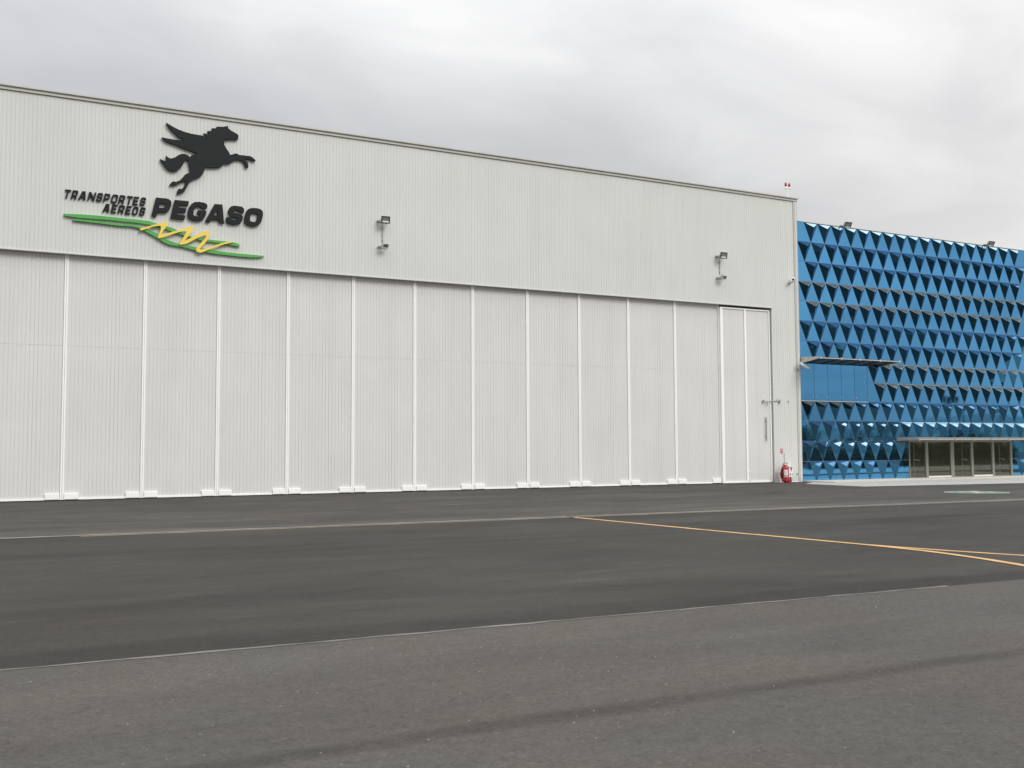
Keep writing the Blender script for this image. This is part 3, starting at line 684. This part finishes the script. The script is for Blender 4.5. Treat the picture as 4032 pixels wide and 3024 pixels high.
for x, nm, s_ in ((14.40, 'middle', .92), (31.43, 'right', .96)):
    floodlight((x, 0, 10.80), 'larger black framed floodlight, upper of the %s pair on the hangar wall' % ('pair left of centre' if nm == 'middle' else 'pair near the right corner') if False else
               ('large upper floodlight above the middle door leaves' if nm == 'middle' else 'large upper floodlight near the right end of the hangar wall'),
               .37*s_, .30*s_, R(10), R(-4), gF)
    floodlight((x-0.0, 0, 9.77), 'small lower floodlight hanging below the large one over the middle door leaves' if nm == 'middle' else 'small lower floodlight over the framed double leaf', .28*s_, .23*s_, R(36), R(-2), gF, False, 'white')
    c_ = MB().tube([(x-.02, -0.05, 10.66), (x-.022, -0.035, 10.2), (x-.01, -0.035, 9.93)], 0.013, 8)
    for zz in (10.5, 10.25, 10.02): c_.bbox(x-.045, x+.008, -0.05, -0.005, zz-.012, zz+.012, 0.003)
    tag(c_.build('cable_conduit', 'metal'), 'thin grey conduit between the two %s floodlights' % ('middle' if nm == 'middle' else 'right-hand'), 'conduit', 'conduits between the floodlights')

# ------------------------------------------------------------------ roof beacon
bc = thing('obstruction_light', 'twin red obstruction light on a pole at the roof corner', 'beacon light', (35.93, 0.12, ZT+0.21))
MB().tube([(0, 0, 0), (0, 0, 0.40)], 0.022, 10).bbox(-.05, .05, -.05, .05, 0, .02, .004).bbox(-.045, .03, -.03, .03, .30, .37, .008).build('pole', 'white', bc)
MB().tube([(-.115, 0, .47), (-.10, 0, .42), (0, 0, .40), (.10, 0, .42), (.115, 0, .47)], 0.02, 8).build('cross_arm', 'white', bc)
for sx in (-.115, .115):
    MB().lathe([(0, .40), (.045, .405), (.075, .44), (.075, .49), (.05, .52), (0, .52)], (sx, 0, 0)).build('lamp_base', 'white', bc)
    MB().lathe([(.05, .521), (.055, .54), (.055, .66), (.045, .71), (.025, .735), (0, .742)], (sx, 0, 0)).build('red_lens', 'lampred', bc)

# ------------------------------------------------------------------ security cameras
c1 = thing('security_camera', 'white bullet security camera high on the right end of the hangar wall', 'camera', (35.78, 0, 9.80), 'security cameras on the hangar corner')
MB().tube([(0, -.02, 0), (0.02, -.14, .02), (0.06, -.20, .06), (0.07, -.22, .14)], .022, 8).lathe([(0, 0), (.05, 0), (.05, -.03), (0, -.03)], (0, 0, 0), 'y').build('bracket', 'metal', c1)
rot = Matrix.Translation((.07, -.24, .20)) @ Matrix.Rotation(R(-48), 4, 'Z') @ Matrix.Rotation(R(14), 4, 'X')
MB().tube([(0, -.15, 0), (0, .16, 0)], .058, 14).bbox(-.066, .066, -.21, .15, .045, .062, .006).xform(rot).build('housing', 'white', c1)
MB().lathe([(0, -.156), (.05, -.156), (.052, -.151), (0, -.151)], (0, 0, 0), 'y').xform(rot).build('lens', 'blackplastic', c1)
c2 = thing('security_camera', 'white box security camera pointing right at the hangar corner beside the upper canopy', 'camera', (36.18, 0, 5.52), 'security cameras on the hangar corner')
MB().tube([(0, -.03, 0), (.06, -.16, .02), (.16, -.26, .10)], .02, 8).bbox(-.05, .05, -.045, -.03, -.08, .08, .006).build('bracket', 'metal', c2)
rot = Matrix.Translation((.20, -.29, .20)) @ Matrix.Rotation(R(24), 4, 'Y')
MB().bbox(-.30, .30, -.06, .06, -.045, .03, .01).bbox(-.33, .34, -.075, .075, .031, .045, .005).xform(rot).build('housing', 'white', c2)
MB().bbox(.3005, .312, -.045, .045, -.035, .02, .004).xform(rot).build('lens', 'blackplastic', c2)

# ------------------------------------------------------------------ fire point
ex = thing('fire_extinguisher', 'red wheeled fire extinguisher with white label beside the white box', 'fire extinguisher', (34.88, -0.42, 0))
ex.scale = (1.14, 1.1, 1.04)
MB().lathe([(0, .03), (.15, .032), (.158, .05), (.16, .10), (.16, .68), (.155, .705), (.12, .725), (.05, .74), (0, .742)], seg=28).build('cylinder', 'red', ex)
MB().bbox(-.045, .045, -.04, .04, .735, .80, .012).tube([(0, 0, .79), (0, 0, .83)], .02, 8).tube([(0, 0, .80), (-.09, -.03, .83)], .012, 8).build('valve', 'red', ex)
MB().tube([(-.05, .10, .70), (-.01, .12, .84), (.04, .13, .90), (.20, .13, .915), (.245, .13, .88), (.20, .13, .78), (.155, .10, .66)], .021, 8).build('handle', 'darkhandle', ex)
lab = MB(); n = 8; vs = []
for k in range(n+1):
    a = R(-150 + 62*k/n)
    for z in (.26, .60): vs.append((.163*math.cos(a), .163*math.sin(a), z))
lab.add(vs, [(2*k, 2*k+2, 2*k+3, 2*k+1) for k in range(n)]); lab.build('label', 'labelwhite', ex)
lab = MB(); vs = []
for k in range(n+1):
    a = R(-148 + 56*k/n)
    for z in (.29, .335): vs.append((.1655*math.cos(a), .1655*math.sin(a), z))
lab.add(vs, [(2*k, 2*k+2, 2*k+3, 2*k+1) for k in range(n)])
for (z, a0, a1) in ((.50, -118, -100), (.46, -140, -112), (.42, -135, -120), (.54, -140, -125)):
    o = len(lab.v)
    lab.add([(.1655*math.cos(R(a)), .1655*math.sin(R(a)), z+dz) for a in (a0, a1) for dz in (0, .014)], [(0, 2, 3, 1)])
lab.build('label_print', 'boxgrey', ex)
MB().tube([(-.09+.0*math.cos(a)-.11*0-.10, -.02-.05*math.cos(a*1.0), .42+.19*math.sin(a)) if False else (-.175-.055*math.cos(a)*0.9, -.03+.10*math.sin(a*0.5), .40+.20*math.sin(a)) for a in [k*2*math.pi/24 for k in range(25)]], .028, 8).tube([(-.17-.05*math.cos(a), .03, .39+.15*math.sin(a)) for a in [k*2*math.pi/24 for k in range(25)]], .024, 8).tube([(-.07, -.01, .83), (-.16, .0, .72), (-.215, .0, .55)], .016, 8).build('hose', 'rubber', ex)
MB().tube([(-.12, .02, .085), (.24, .02, .085)], .014, 8).bbox(-.1, -.04, -.16, -.02, 0.0, .10, .01).bbox(.04, .1, -.16, -.02, 0.0, .10, .01).build('axle', 'red', ex)
for sx in (-.075, .245):
    yy = -.17 if sx < 0 else .0
    w_ = MB().lathe([(.075, -.025), (.095, -.022), (.10, -.01), (.10, .01), (.095, .022), (.075, .025)], (sx, yy, .10), 'y' if sx < 0 else 'y', 20)
    w_ = w_.build('wheel', 'rubber', ex)
    MB().lathe([(0, -.022), (.05, -.022), (.076, -.014), (.076, .014), (.05, .022), (0, .022)], (sx, yy, .10), 'y', 16).build('hub', 'red', w_)

bx = thing('socket_box', 'white power socket box on a dark post to the right of the fire extinguisher', 'electrical box', (35.43, -0.08, 0))
MB().bbox(-.125, .125, -.14, .06, .265, .76, .01).build('box_body', 'white', bx)
MB().bbox(-.165, .165, -.19, .06, .761, .79, .008).build('lid', 'white', bx)
MB().lathe([(0, -.165), (.05, -.165), (.06, -.155), (.062, -.141)], (.015, 0, .665), 'y').build('socket', 'boxgrey', bx)
for sx in (-.05, .065):
    MB().bbox(sx-.026, sx+.026, -.158, -.141, .335, .45, .008).build('socket', 'signgrey', bx)
MB().bbox(-.01, .035, -.155, -.141, .52, .60, .006).build('switch', 'signgrey', bx)
MB().bbox(.01, .055, -.10, -.05, 0, .264, .005).build('post', 'darkmetal', bx)
MB().tube([(-.22, .05, .70), (-.22, .05, 1.43)], .008, 6).build('conduit', 'signgrey', bx)
fs_ = thing('fire_sign', 'small faded red fire extinguisher sign on the hangar wall', 'sign', (35.055, -0.016, 1.54))
MB().bbox(-.075, .075, -.006, 0, -.095, .10, .002).build('sign_plate', 'signpink', fs_)
b = MB(); b.box(-.05, .05, -.0085, -.0065, .062, .085); b.box(-.045, .01, -.0085, -.0065, -.08, -.06); b.box(-.01, .05, -.0085, -.0065, -.052, -.035)
b.build('print', 'signgrey', fs_)
b = MB(); b.box(-.03, .005, -.0085, -.0065, -.02, .04); b.box(-.02, -.005, -.0085, -.0065, .041, .052); b.box(.02, .045, -.0085, -.0065, -.02, .03)
b.build('pictogram', 'labelwhite', fs_)
MB().box(-.04, .035, -.006, 0, -.135, -.112).build('caption_plate', 'signgrey', fs_)
o = MB().bbox(-.035, .035, -.03, 0, -.018, .018, .005).tube([(.02, -.02, -.01), (.045, -.025, -.03)], .008, 6).build('outdoor_tap', 'darkmetal', None, (36.02, -0.014, 0.39))
tag(o, 'tiny dark tap fitting low on the hangar corner', 'tap')
o = MB().bbox(-.04, .04, -.04, 0, .02, .045, .004).tube([(-.03, -.02, .03), (-.035, -.02, -.06)], .01, 6).build('wall_hook', 'metal', None, (35.55, -0.014, 3.93))
tag(o, 'small bent metal hook on the hangar wall right of the locking bar', 'hook')

# ------------------------------------------------------------------ the blue glass building
GX0, GX1, PITCH = 36.38, 53.82, 0.918
gb = thing('glass_office_building', 'blue mirrored glass building faceted with triangular pyramids', 'building', (0, 0, 0))
EX0, EX1, EZ = 43.87, 52.10, 2.02          # entrance opening
MB().prism([[(GX0, 0.0), (EX0-.02, 0.0), (EX0-.02, EZ+.02), (EX1+.02, EZ+.02), (EX1+.02, 0.0), (GX1, 0.0), (GX1, 13.0), (GX0, 13.0)]], 0.012, 0.16).build('backing_wall', 'joint', gb)
MB().box(GX0-.02, GX1+.04, -0.03, 0.2, 13.002, 13.03).build('coping', 'coping', gb)
MB().box(GX1+.002, GX1+.05, -0.02, 0.2, 0, 13.0).build('edge_trim', 'trim', gb)
MB().box(GX0, GX1, 6.0, 22, 0.0, 12.6).box(GX0, EX0-.8, .161, 5.99, 0, 12.6).box(EX1+.8, GX1, .161, 5.99, 0, 12.6).box(EX0-.799, EX1+.799, .161, 5.99, 2.9, 12.6).build('building_body', 'joint', gb)

def clipx(poly, lim, keep_less):
    out = []
    for i in range(len(poly)):
        a, b = poly[i], poly[(i+1) % len(poly)]
        ia = (a[0] <= lim) if keep_less else (a[0] >= lim); ib = (b[0] <= lim) if keep_less else (b[0] >= lim)
        if ia: out.append(a)
        if ia != ib:
            f = (lim-a[0])/(b[0]-a[0]); out.append((lim, a[1]+f*(b[1]-a[1])))
    res = []
    for p in out:
        if not res or abs(p[0]-res[-1][0])+abs(p[1]-res[-1][1]) > 1e-4: res.append(p)
    if len(res) > 1 and abs(res[0][0]-res[-1][0])+abs(res[0][1]-res[-1][1]) < 1e-4: res.pop()
    return res if len(res) > 2 else []
def inset(poly, d):
    """inset a convex polygon given as (x, z)"""
    n = len(poly); ar = sum(poly[i][0]*poly[(i+1) % n][1]-poly[(i+1) % n][0]*poly[i][1] for i in range(n))
    if ar < 0: poly = poly[::-1]
    L_ = []
    for i in range(n):
        a, b = Vector(poly[i]), Vector(poly[(i+1) % n]); e = (b-a).normalized(); nn = Vector((-e.y, e.x))
        L_.append((a+nn*d, e))
    out = []
    for i in range(n):
        (p, e), (q, g_) = L_[i-1], L_[i]
        den_ = e.x*g_.y-e.y*g_.x
        tt = ((q.x-p.x)*g_.y-(q.y-p.y)*g_.x)/den_
        out.append((p.x+e.x*tt, p.y+e.y*tt))
    return out
GAP = 0.011
def flat_mesh(poly, mat, name='glass_panel'):
    q = inset(poly, GAP)
    return MB().prism([q], -0.006, 0.010).mesh(name, mat)
def tri_plate(mb, a, b, c, d, th=0.008, pull=None):
    """thin plate along triangle a b c, inset by d"""
    a, b, c = Vector(a), Vector(b), Vector(c)
    nrm = (b-a).cross(c-a).normalized()
    if nrm.y > 0: a, b = b, a; nrm = -nrm
    la, lb, lc = (b-c).length, (c-a).length, (a-b).length
    inc = (a*la+b*lb+c*lc)/(la+lb+lc); rr_ = (b-a).cross(c-a).length/(la+lb+lc)
    k = 1-d/rr_
    P_ = [inc+(p-inc)*k for p in (a, b, c)]
    Q_ = [p-nrm*th for p in P_]
    mb.add(P_+Q_, [(0, 1, 2), (5, 4, 3), (0, 3, 4, 1), (1, 4, 5, 2), (2, 5, 3, 0)]); return nrm
TLp, TRp, Bp, PK = (0, 0, 1), (PITCH, 0, 1), (PITCH/2, 0, 0), (PITCH/2, -0.245, 0.73)
def pyr(peak):
    out = {}
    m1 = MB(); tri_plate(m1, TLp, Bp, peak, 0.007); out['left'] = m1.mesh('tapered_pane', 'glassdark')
    m1 = MB(); tri_plate(m1, TLp, Bp, peak, 0.007); out['deep'] = m1.mesh('tapered_pane', 'glassdarkreflection')
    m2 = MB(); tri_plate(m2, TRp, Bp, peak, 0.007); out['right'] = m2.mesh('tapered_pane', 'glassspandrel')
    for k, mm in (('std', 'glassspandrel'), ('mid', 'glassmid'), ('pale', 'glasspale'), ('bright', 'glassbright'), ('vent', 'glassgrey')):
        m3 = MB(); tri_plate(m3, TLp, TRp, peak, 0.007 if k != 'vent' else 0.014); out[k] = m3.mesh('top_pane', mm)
    # metal carrier pyramid just inside the panes
    def sh(p): return tuple(Vector(p)+Vector((0, 0.012, 0)))
    c = [sh((0.02, 0, .985)), sh((PITCH-.02, 0, .985)), sh((PITCH/2, 0, .03)), sh(Vector(peak)+Vector((0, .01, 0)))]
    m4 = MB().add(c, [(0, 2, 3), (2, 1, 3), (1, 0, 3)]); out['carrier'] = m4.mesh('pyramid_frame', 'joint')
    # pale border of the opening vents
    m5 = MB()
    for a, b in ((TLp, TRp), (TRp, peak), (TLp, peak)):
        a_, b_ = Vector(a), Vector(b); mid = (a_+b_)/2; inc = (Vector(TLp)+Vector(TRp)+Vector(peak))/3
        d_ = (inc-mid).normalized()*0.02
        m5.tube([a_+d_*.9+Vector((0, -.006, 0)), b_+d_*.9+Vector((0, -.006, 0))], .006, 4, smooth=False)
    out['vf'] = m5.mesh('vent_frame', 'ventframe')
    return out
PV = [pyr(PK), pyr((PITCH/2+.003, -0.240, 0.725)), pyr((PITCH/2-.004, -0.249, 0.734))]
VENT = {3, 4, 7, 8}
def add_flat(poly):
    put('glass_panel', flat_mesh(poly, 'glass'), gb)
up_mesh = None
for rrow in range(13):
    zt, zb = 13.0-rrow, 12.0-rrow
    odd = rrow % 2
    start = GX0 if odd else GX0+PITCH/2
    ncell = 19 if odd else 18
    def blocked(x0_, x1_):
        if rrow in (7, 8) and x1_ <= 41.2 - (0.25 if rrow == 7 else 0): return True
        return False
    # inverted cells with pyramids
    for k in range(ncell):
        xl = start+k*PITCH; xr = xl+PITCH
        if rrow == 7 and xl < 40.9: continue
        if rrow == 8 and xl < 41.3: continue
        tri = [(xl, zt), ((xl+xr)/2, zb), (xr, zt)]
        if rrow >= 11 and xr > EX0 and xl < EX1:
            for lim, less in ((EX0-.03, True), (EX1+.03, False)):
                q = clipx(tri, lim, less)
                if len(q) >= 3 and abs(q[0][0]-q[1][0])+abs(q[1][0]-q[2][0]) > .1: add_flat(q)
            continue
        pv = rnd.choice(PV)
        c = put('pyramid_frame', pv['carrier'], gb, (xl, 0, zb))
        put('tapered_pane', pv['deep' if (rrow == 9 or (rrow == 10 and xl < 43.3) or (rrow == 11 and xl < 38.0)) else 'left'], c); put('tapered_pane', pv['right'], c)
        vent = rrow in VENT or (rrow == 9 and xl < 40.0)
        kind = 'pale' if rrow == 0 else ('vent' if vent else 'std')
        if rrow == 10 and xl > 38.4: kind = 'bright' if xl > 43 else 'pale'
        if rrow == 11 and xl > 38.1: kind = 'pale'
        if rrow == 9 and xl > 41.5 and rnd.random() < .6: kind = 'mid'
        put('top_pane', pv[kind], c)
        if rrow in VENT: put('vent_frame', pv['vf'], c)
    # upright panels
    for k in range(-1, ncell+1):
        xa = start+k*PITCH                       # apex
        tri = [(xa, zt), (xa-PITCH/2, zb), (xa+PITCH/2, zb)]
        if k == ncell and not odd: tri = [(xa, zt), (xa-PITCH/2, zb), (GX1, zb), (GX1, zt)]
        elif k == 0 and not odd: tri = [(xa, zt), (GX0, zt), (GX0, zb), (xa+PITCH/2, zb)]
        elif k == -1: continue
        tri = clipx(clipx(tri, GX0, False), GX1, True)
        if len(tri) < 3: continue
        if rrow == 7 and xa < 40.9: continue
        if rrow == 7 and xa < 41.1:  # first panel beside the blank field
            tri = clipx(tri, 40.962, False)
        if rrow == 8 and xa < 41.0: continue
        if rrow == 8 and xa < 41.6: tri = [(40.962, zt), (xa, zt), (xa+PITCH/2, zb), (40.962, zb)]
        xs_ = [p[0] for p in tri]
        if rrow >= 11 and max(xs_) > EX0 and min(xs_) < EX1:
            for lim, less in ((EX0-.03, True), (EX1+.03, False)):
                q = clipx(tri, lim, less)
                if len(q) >= 3 and max(p[0] for p in q)-min(p[0] for p in q) > .05: add_flat(q)
            continue
        full = len(tri) == 3 and max(xs_)-min(xs_) > PITCH-.01
        if full:
            if up_mesh is None: up_mesh = flat_mesh([(0, 1), (-PITCH/2, 0), (PITCH/2, 0)], 'glass')
            put('glass_panel', up_mesh, gb, (xa, 0, zb))
        else: add_flat(tri)
# blank glass field below the upper canopy
for k in range(5):
    a = GX0+k*PITCH; b_ = a+PITCH if k < 4 else 40.955
    q = [(a, 4.0), (b_, 4.0), (b_, 5.995), (a, 5.995)]
    g_ = put('plain_glass_panel', flat_mesh(q, 'glass', 'plain_glass_panel'), gb)
    if k:
        for s_ in (-.09, .09): MB().bbox(a+s_-.02, a+s_+.02, -.02, -.007, 4.2, 4.235, .003).build('glass_clamp', 'ventframe', g_)
MB().box(GX0, 40.98, -.03, -.007, 3.985, 4.012).build('field_sill', 'ventframe', gb)
MB().box(EX0-.8, EX1+.8, 3.6, 3.68, 0.06, 2.9).box(EX0-.8, EX0-.72, .17, 5.9, 0.06, 2.9).box(EX1+.72, EX1+.8, .17, 5.9, 0.06, 2.9).box(EX0-.8, EX1+.8, .17, 5.9, 2.82, 2.895).build('lobby_wall', 'interior', gb)
MB().box(EX0-.8, EX1+.8, .0, 5.9, 0.0, 0.056).build('lobby_floor', 'interior_floor', gb)
# dark partitions and furniture seen through the doors
MB().box(45.35, 46.75, .55, .62, .06, 2.8).box(47.7, 48.9, .75, .82, .06, 2.8).box(51.2, 51.7, .9, .97, .06, 2.8).build('partition', 'counter', gb, (0, 0, 0))
lc_ = MB().bbox(48.6, 50.6, 1.3, 1.9, .06, .62, .02).bbox(48.9, 49.8, 2.0, 2.1, .64, 1.02, .02).build('lobby_counter', 'counter')
tag(lc_, 'low pale counter inside the lobby behind the glass doors', 'counter')

# entrance front
en = thing('entrance_front', 'glazed ground floor entrance with aluminium posts under the lower canopy', 'entrance', (0, 0, 0))
def post(a, b, z1=EZ, y0=-.03): return MB().bbox(a, b, y0, .09, .057, z1, .006).build('post', 'beige_frame', en)
posts = [(43.86, 43.92), (45.12, 45.30), (47.06, 47.32), (48.70, 48.87), (50.42, 50.60), (51.98, 52.12)]
for a, b in posts: post(a, b)
MB().bbox(43.93, 51.97, -.02, .08, 1.93, EZ, .006).build('head_rail', 'beige_frame', en) if False else None
for (a, b), (c, d) in zip(posts[:-1], posts[1:]):
    MB().bbox(b+.002, c-.002, -.015, .075, 1.935, EZ, .004).build('head_rail', 'beige_frame', en)
bays = [(43.92, 45.12, 'door'), (45.30, 47.06, 'fixed'), (47.32, 48.70, 'door'), (48.87, 50.42, 'fixed'), (50.60, 51.98, 'door')]
for a, b, kind in bays:
    if kind == 'fixed':
        MB().bbox(a+.003, b-.003, -.03, .07, .057, .13, .004).build('sill_rail', 'white', en)
        w_ = MB().box(a+.003, b-.003, .02, .032, .132, 1.932).build('fixed_pane', 'doorglass', en)
    else:
        mid_ = a+(b-a)*(.30 if a < 44 else .36 if a > 50 else .5)
        for p, q in ((a+.006, mid_-.006), (mid_+.006, b-.006)):
            d_ = MB().box(p, q, .02, .032, .075, 1.93).build('door_leaf', 'doorglass', en)
            MB().box(p, q, .012, .04, .06, .0745).build('door_rail', 'metal', d_)
            hx = p+.06 if p > mid_ else q-.06
            MB().tube([(hx, .02, 1.02), (hx, -.05, 1.02), (hx+.16, -.07, .985), (hx+.3, -.05, .95), (hx+.3, .02, .95)], .009, 6).build('handle', 'metal', d_)
        MB().box(mid_-.005, mid_+.005, .016, .036, .062, 1.93).build('door_edge', 'metal', en)

# canopies
def canopy(name, label, xa, xb, zw, zf, D, tf, tw, clamps, frame, deck, nbeam, zdrop):
    t_ = thing(name, label, 'canopy', (0, 0, 0), 'glass building canopies')
    mb = MB()
    mb.add([(xa, -.01, zw), (xb, -.01, zw), (xb, -D, zf), (xa, -D, zf), (xa, -.01, zw+tw), (xb, -.01, zw+tw), (xb, -D, zf+tf), (xa, -D, zf+tf)],
           [(0, 3, 2, 1), (4, 5, 6, 7), (0, 1, 5, 4), (1, 2, 6, 5), (2, 3, 7, 6), (3, 0, 4, 7)])
    mb.build('roof_panel', deck, t_)
    # end plates
    for x in (xa-.022, xb+.002):
        m_ = MB().add([(x, -.01, zw-zdrop), (x, -D-.01, zf-.01), (x, -D-.01, zf+tf+.02), (x, -.01, zw+tw+.01), (x+.02, -.01, zw-zdrop), (x+.02, -D-.01, zf-.01), (x+.02, -D-.01, zf+tf+.02), (x+.02, -.01, zw+tw+.01)],
                 [(0, 1, 2, 3), (7, 6, 5, 4), (0, 4, 5, 1), (1, 5, 6, 2), (2, 6, 7, 3), (3, 7, 4, 0)])
        m_.build('end_plate', frame, t_)
    for i in range(nbeam):
        x = xa+(xb-xa)*(i+.5)/nbeam
        MB().add([(x-.02, -.012, zw-zdrop*.9), (x+.02, -.012, zw-zdrop*.9), (x+.02, -D+.02, zf-.03), (x-.02, -D+.02, zf-.03), (x-.02, -.012, zw-.002), (x+.02, -.012, zw-.002), (x+.02, -D+.02, zf-.002), (x-.02, -D+.02, zf-.002)],
                 [(0, 3, 2, 1), (4, 5, 6, 7), (0, 1, 5, 4), (1, 2, 6, 5), (2, 3, 7, 6), (3, 0, 4, 7)]).build('beam', 'darkmetal' if deck == 'darkmetal' else frame, t_)
    for a, b in zip(clamps[:-1], clamps[1:]):
        MB().tube([(a+.03, -D-.04, zf), (b-.03, -D-.04, zf)], .022, 8).build('front_tube', frame, t_)
    cm = MB().bbox(-.035, .035, -.035, .035, -.045, .06, .006).mesh('tube_clamp', frame)
    for a in clamps: put('tube_clamp', cm, t_, (a, -D-.045, zf))
    return t_
canopy('canopy', 'dark upper canopy above the plain glass field beside the hangar corner', 36.45, 41.95, 5.90, 6.03, 1.25, .05, .27,
       [36.5, 37.86, 39.13, 40.52, 41.9], 'trim', 'darkmetal', 6, .045)
canopy('canopy', 'pale lower canopy over the glazed entrance doors', 43.0, 53.9, 2.03, 2.05, 1.4, .12, .16,
       [43.0, 44.35, 45.72, 47.13, 48.54, 49.96, 51.38, 52.8], 'joint', 'beige_frame', 8, .02)

# parapet floodlights
for x, lb in ((39.55, 'floodlight on an arm at the roof edge of the glass building, nearer the hangar'), (50.55, 'floodlight on an arm at the roof edge of the glass building, far right')):
    f_ = floodlight((x, -0.0, 13.06), lb, .40, .33, R(30), R(-4), 'floodlights on the glass building', True)
    MB().bbox(-.03, .03, -.05, .1, -.03, .0, .004).tube([(-.1, .02, -.02), (-.1, -.12, -.02), (-.06, -.25, -.02)], .015, 8).build('arm', 'metal', f_)

# ------------------------------------------------------------------ what the mirrored facade sees across the apron
hb = MB(); nseg = 120; ringv = []
for i in range(nseg):
    a = 2*math.pi*i/nseg
    h_ = 34+20*math.sin(a*3+1.0)+11*math.sin(a*7+.4)+5*math.sin(a*17)+4*math.sin(a*31+2)
    rr_ = 1150
    hb_in = (rr_-260)
    ringv += [(hb_in*math.cos(a), hb_in*math.sin(a), -1), (rr_*math.cos(a), rr_*math.sin(a), max(8, h_)), ((rr_+500)*math.cos(a), (rr_+500)*math.sin(a), -1)]
hb.add(ringv, [f for i in range(nseg) for f in ((3*i, 3*((i+1) % nseg), 3*((i+1) % nseg)+1, 3*i+1), (3*i+1, 3*((i+1) % nseg)+1, 3*((i+1) % nseg)+2, 3*i+2))], True)
struct(hb.build('hills', 'hill'))

def tree_mesh(seed):
    r = random.Random(seed)
    tb = MB().tube([(0, 0, 0), (.05, .03, 1.0), (-.05, .05, 2.0), (.1, 0, 3.0)], [.16, .13, .10, .05], 8)
    for k in range(5):
        a = k*1.3+r.random(); tb.tube([(0, 0, 1.4+.25*k), (.6*math.cos(a), .6*math.sin(a), 2.1+.25*k), (1.2*math.cos(a), 1.2*math.sin(a), 2.6+.25*k)], [.06, .045, .02], 6)
    cb = MB()
    cl_ = [(r.gauss(0, .95), r.gauss(0, .95), 2.7+r.gauss(0, .75), r.uniform(.45, .85)) for _ in range(16)]
    for cx, cy, cz, cr in cl_:
        for _ in range(90):
            d = Vector((r.gauss(0, 1), r.gauss(0, 1), r.gauss(0, 1))).normalized()*cr*r.uniform(.5, 1)
            p = Vector((cx, cy, max(1.1, cz)))+d
            u = Vector((r.gauss(0, 1), r.gauss(0, 1), r.gauss(0, 1))).normalized(); v = u.orthogonal().normalized(); s_ = r.uniform(.07, .14)
            cb.add([p-u*s_, p+v*s_*.6, p+u*s_, p-v*s_*.6], [(0, 1, 2, 3)])
    return tb.mesh('trunk', 'bark'), cb.mesh('crown', 'leaf')
tms = [tree_mesh(3), tree_mesh(5)]
r = random.Random(4)
places = ['standing at the near end of the row', 'second in the row', 'third in the row', 'fourth in the row', 'fifth in the row', 'at the far end of the row']
for i in range(6):
    t_ = thing('tree', 'dark leafy tree across the apron, %s' % places[i], 'tree', (64+i*10.5+r.uniform(-1, 1), -35-i*3.5+r.uniform(-2, 2), 0), 'trees reflected in the glass facade')
    a, b_ = tms[i % 2]
    s_ = r.uniform(.8, 1.1); t_.scale = (s_*1.15, s_*1.15, s_); t_.rotation_euler.z = r.uniform(0, 6)
    put('trunk', a, t_); put('crown', b_, t_)
for i, (x, y) in enumerate(((84, -30), (101, -42), (118, -50))):
    t_ = thing('light_mast', ['nearest', 'middle', 'farthest'][i]+' tall floodlight mast across the apron opposite the glass building', 'light mast', (x, y, 0), 'light masts reflected in the glass facade')
    MB().tube([(0, 0, 0), (0, 0, 6.2)], [.16, .08], 8).build('pole', 'darkmetal', t_)
    MB().tube([(-1.1, 0, 6.0), (1.1, 0, 6.0)], .06, 6).build('cross_arm', 'darkmetal', t_)
    for sx in (-.9, 0, .9): MB().bbox(sx-.25, sx+.25, -.12, .12, 6.1, 6.5, .03).build('lamp_head', 'darkmetal', t_)
hd = MB(); r = random.Random(21)
for i in range(9000):
    u = r.random(); px, py = 57+40*u, -20.5-12.5*u
    a = r.uniform(0, math.pi); rad = r.uniform(.55, 1.0)
    p = Vector((px+.1*r.gauss(0, 1), py+.75*rad*math.cos(a), max(.05, (2.0+.35*math.sin(px*1.9)+.2*math.sin(px*4.3))*rad*math.sin(a))))
    d = Vector((r.gauss(0, 1), r.gauss(0, 1), r.gauss(0, 1))).normalized(); v = d.orthogonal().normalized(); s_ = r.uniform(.08, .15)
    hd.add([p-d*s_, p+v*s_*.7, p+d*s_, p-v*s_*.7], [(0, 1, 2, 3)])
he = thing('hedge', 'long dark hedge added out of view to darken the reflections in the glass building', 'hedge', (0, 0, 0))  # unseen hedge added to give the lower panes a dark reflection
hd.build('foliage', 'leaf', he)
MB().box(0, 41.8, -.45, .45, 0, 1.5).xform(Matrix.Translation((57, -20.5, 0)) @ Matrix.Rotation(math.atan2(-12.5, 40), 4, 'Z')).build('branches', 'bark', he)
bw_ = thing('boundary_wall', 'pale low boundary wall far across the apron opposite the glass building', 'wall', (0, 0, 0))
MB().xform(Matrix()).box(-40, 40, -.1, .1, 0, 1.1).xform(Matrix.Translation((100, -52, 0)) @ Matrix.Rotation(R(-19), 4, 'Z')).build('wall_body', 'concrete', bw_)
MB().box(-40, 40, -.14, .14, 1.102, 1.18).xform(Matrix.Translation((100, -52, 0)) @ Matrix.Rotation(R(-19), 4, 'Z')).build('wall_cap', 'trim', bw_)
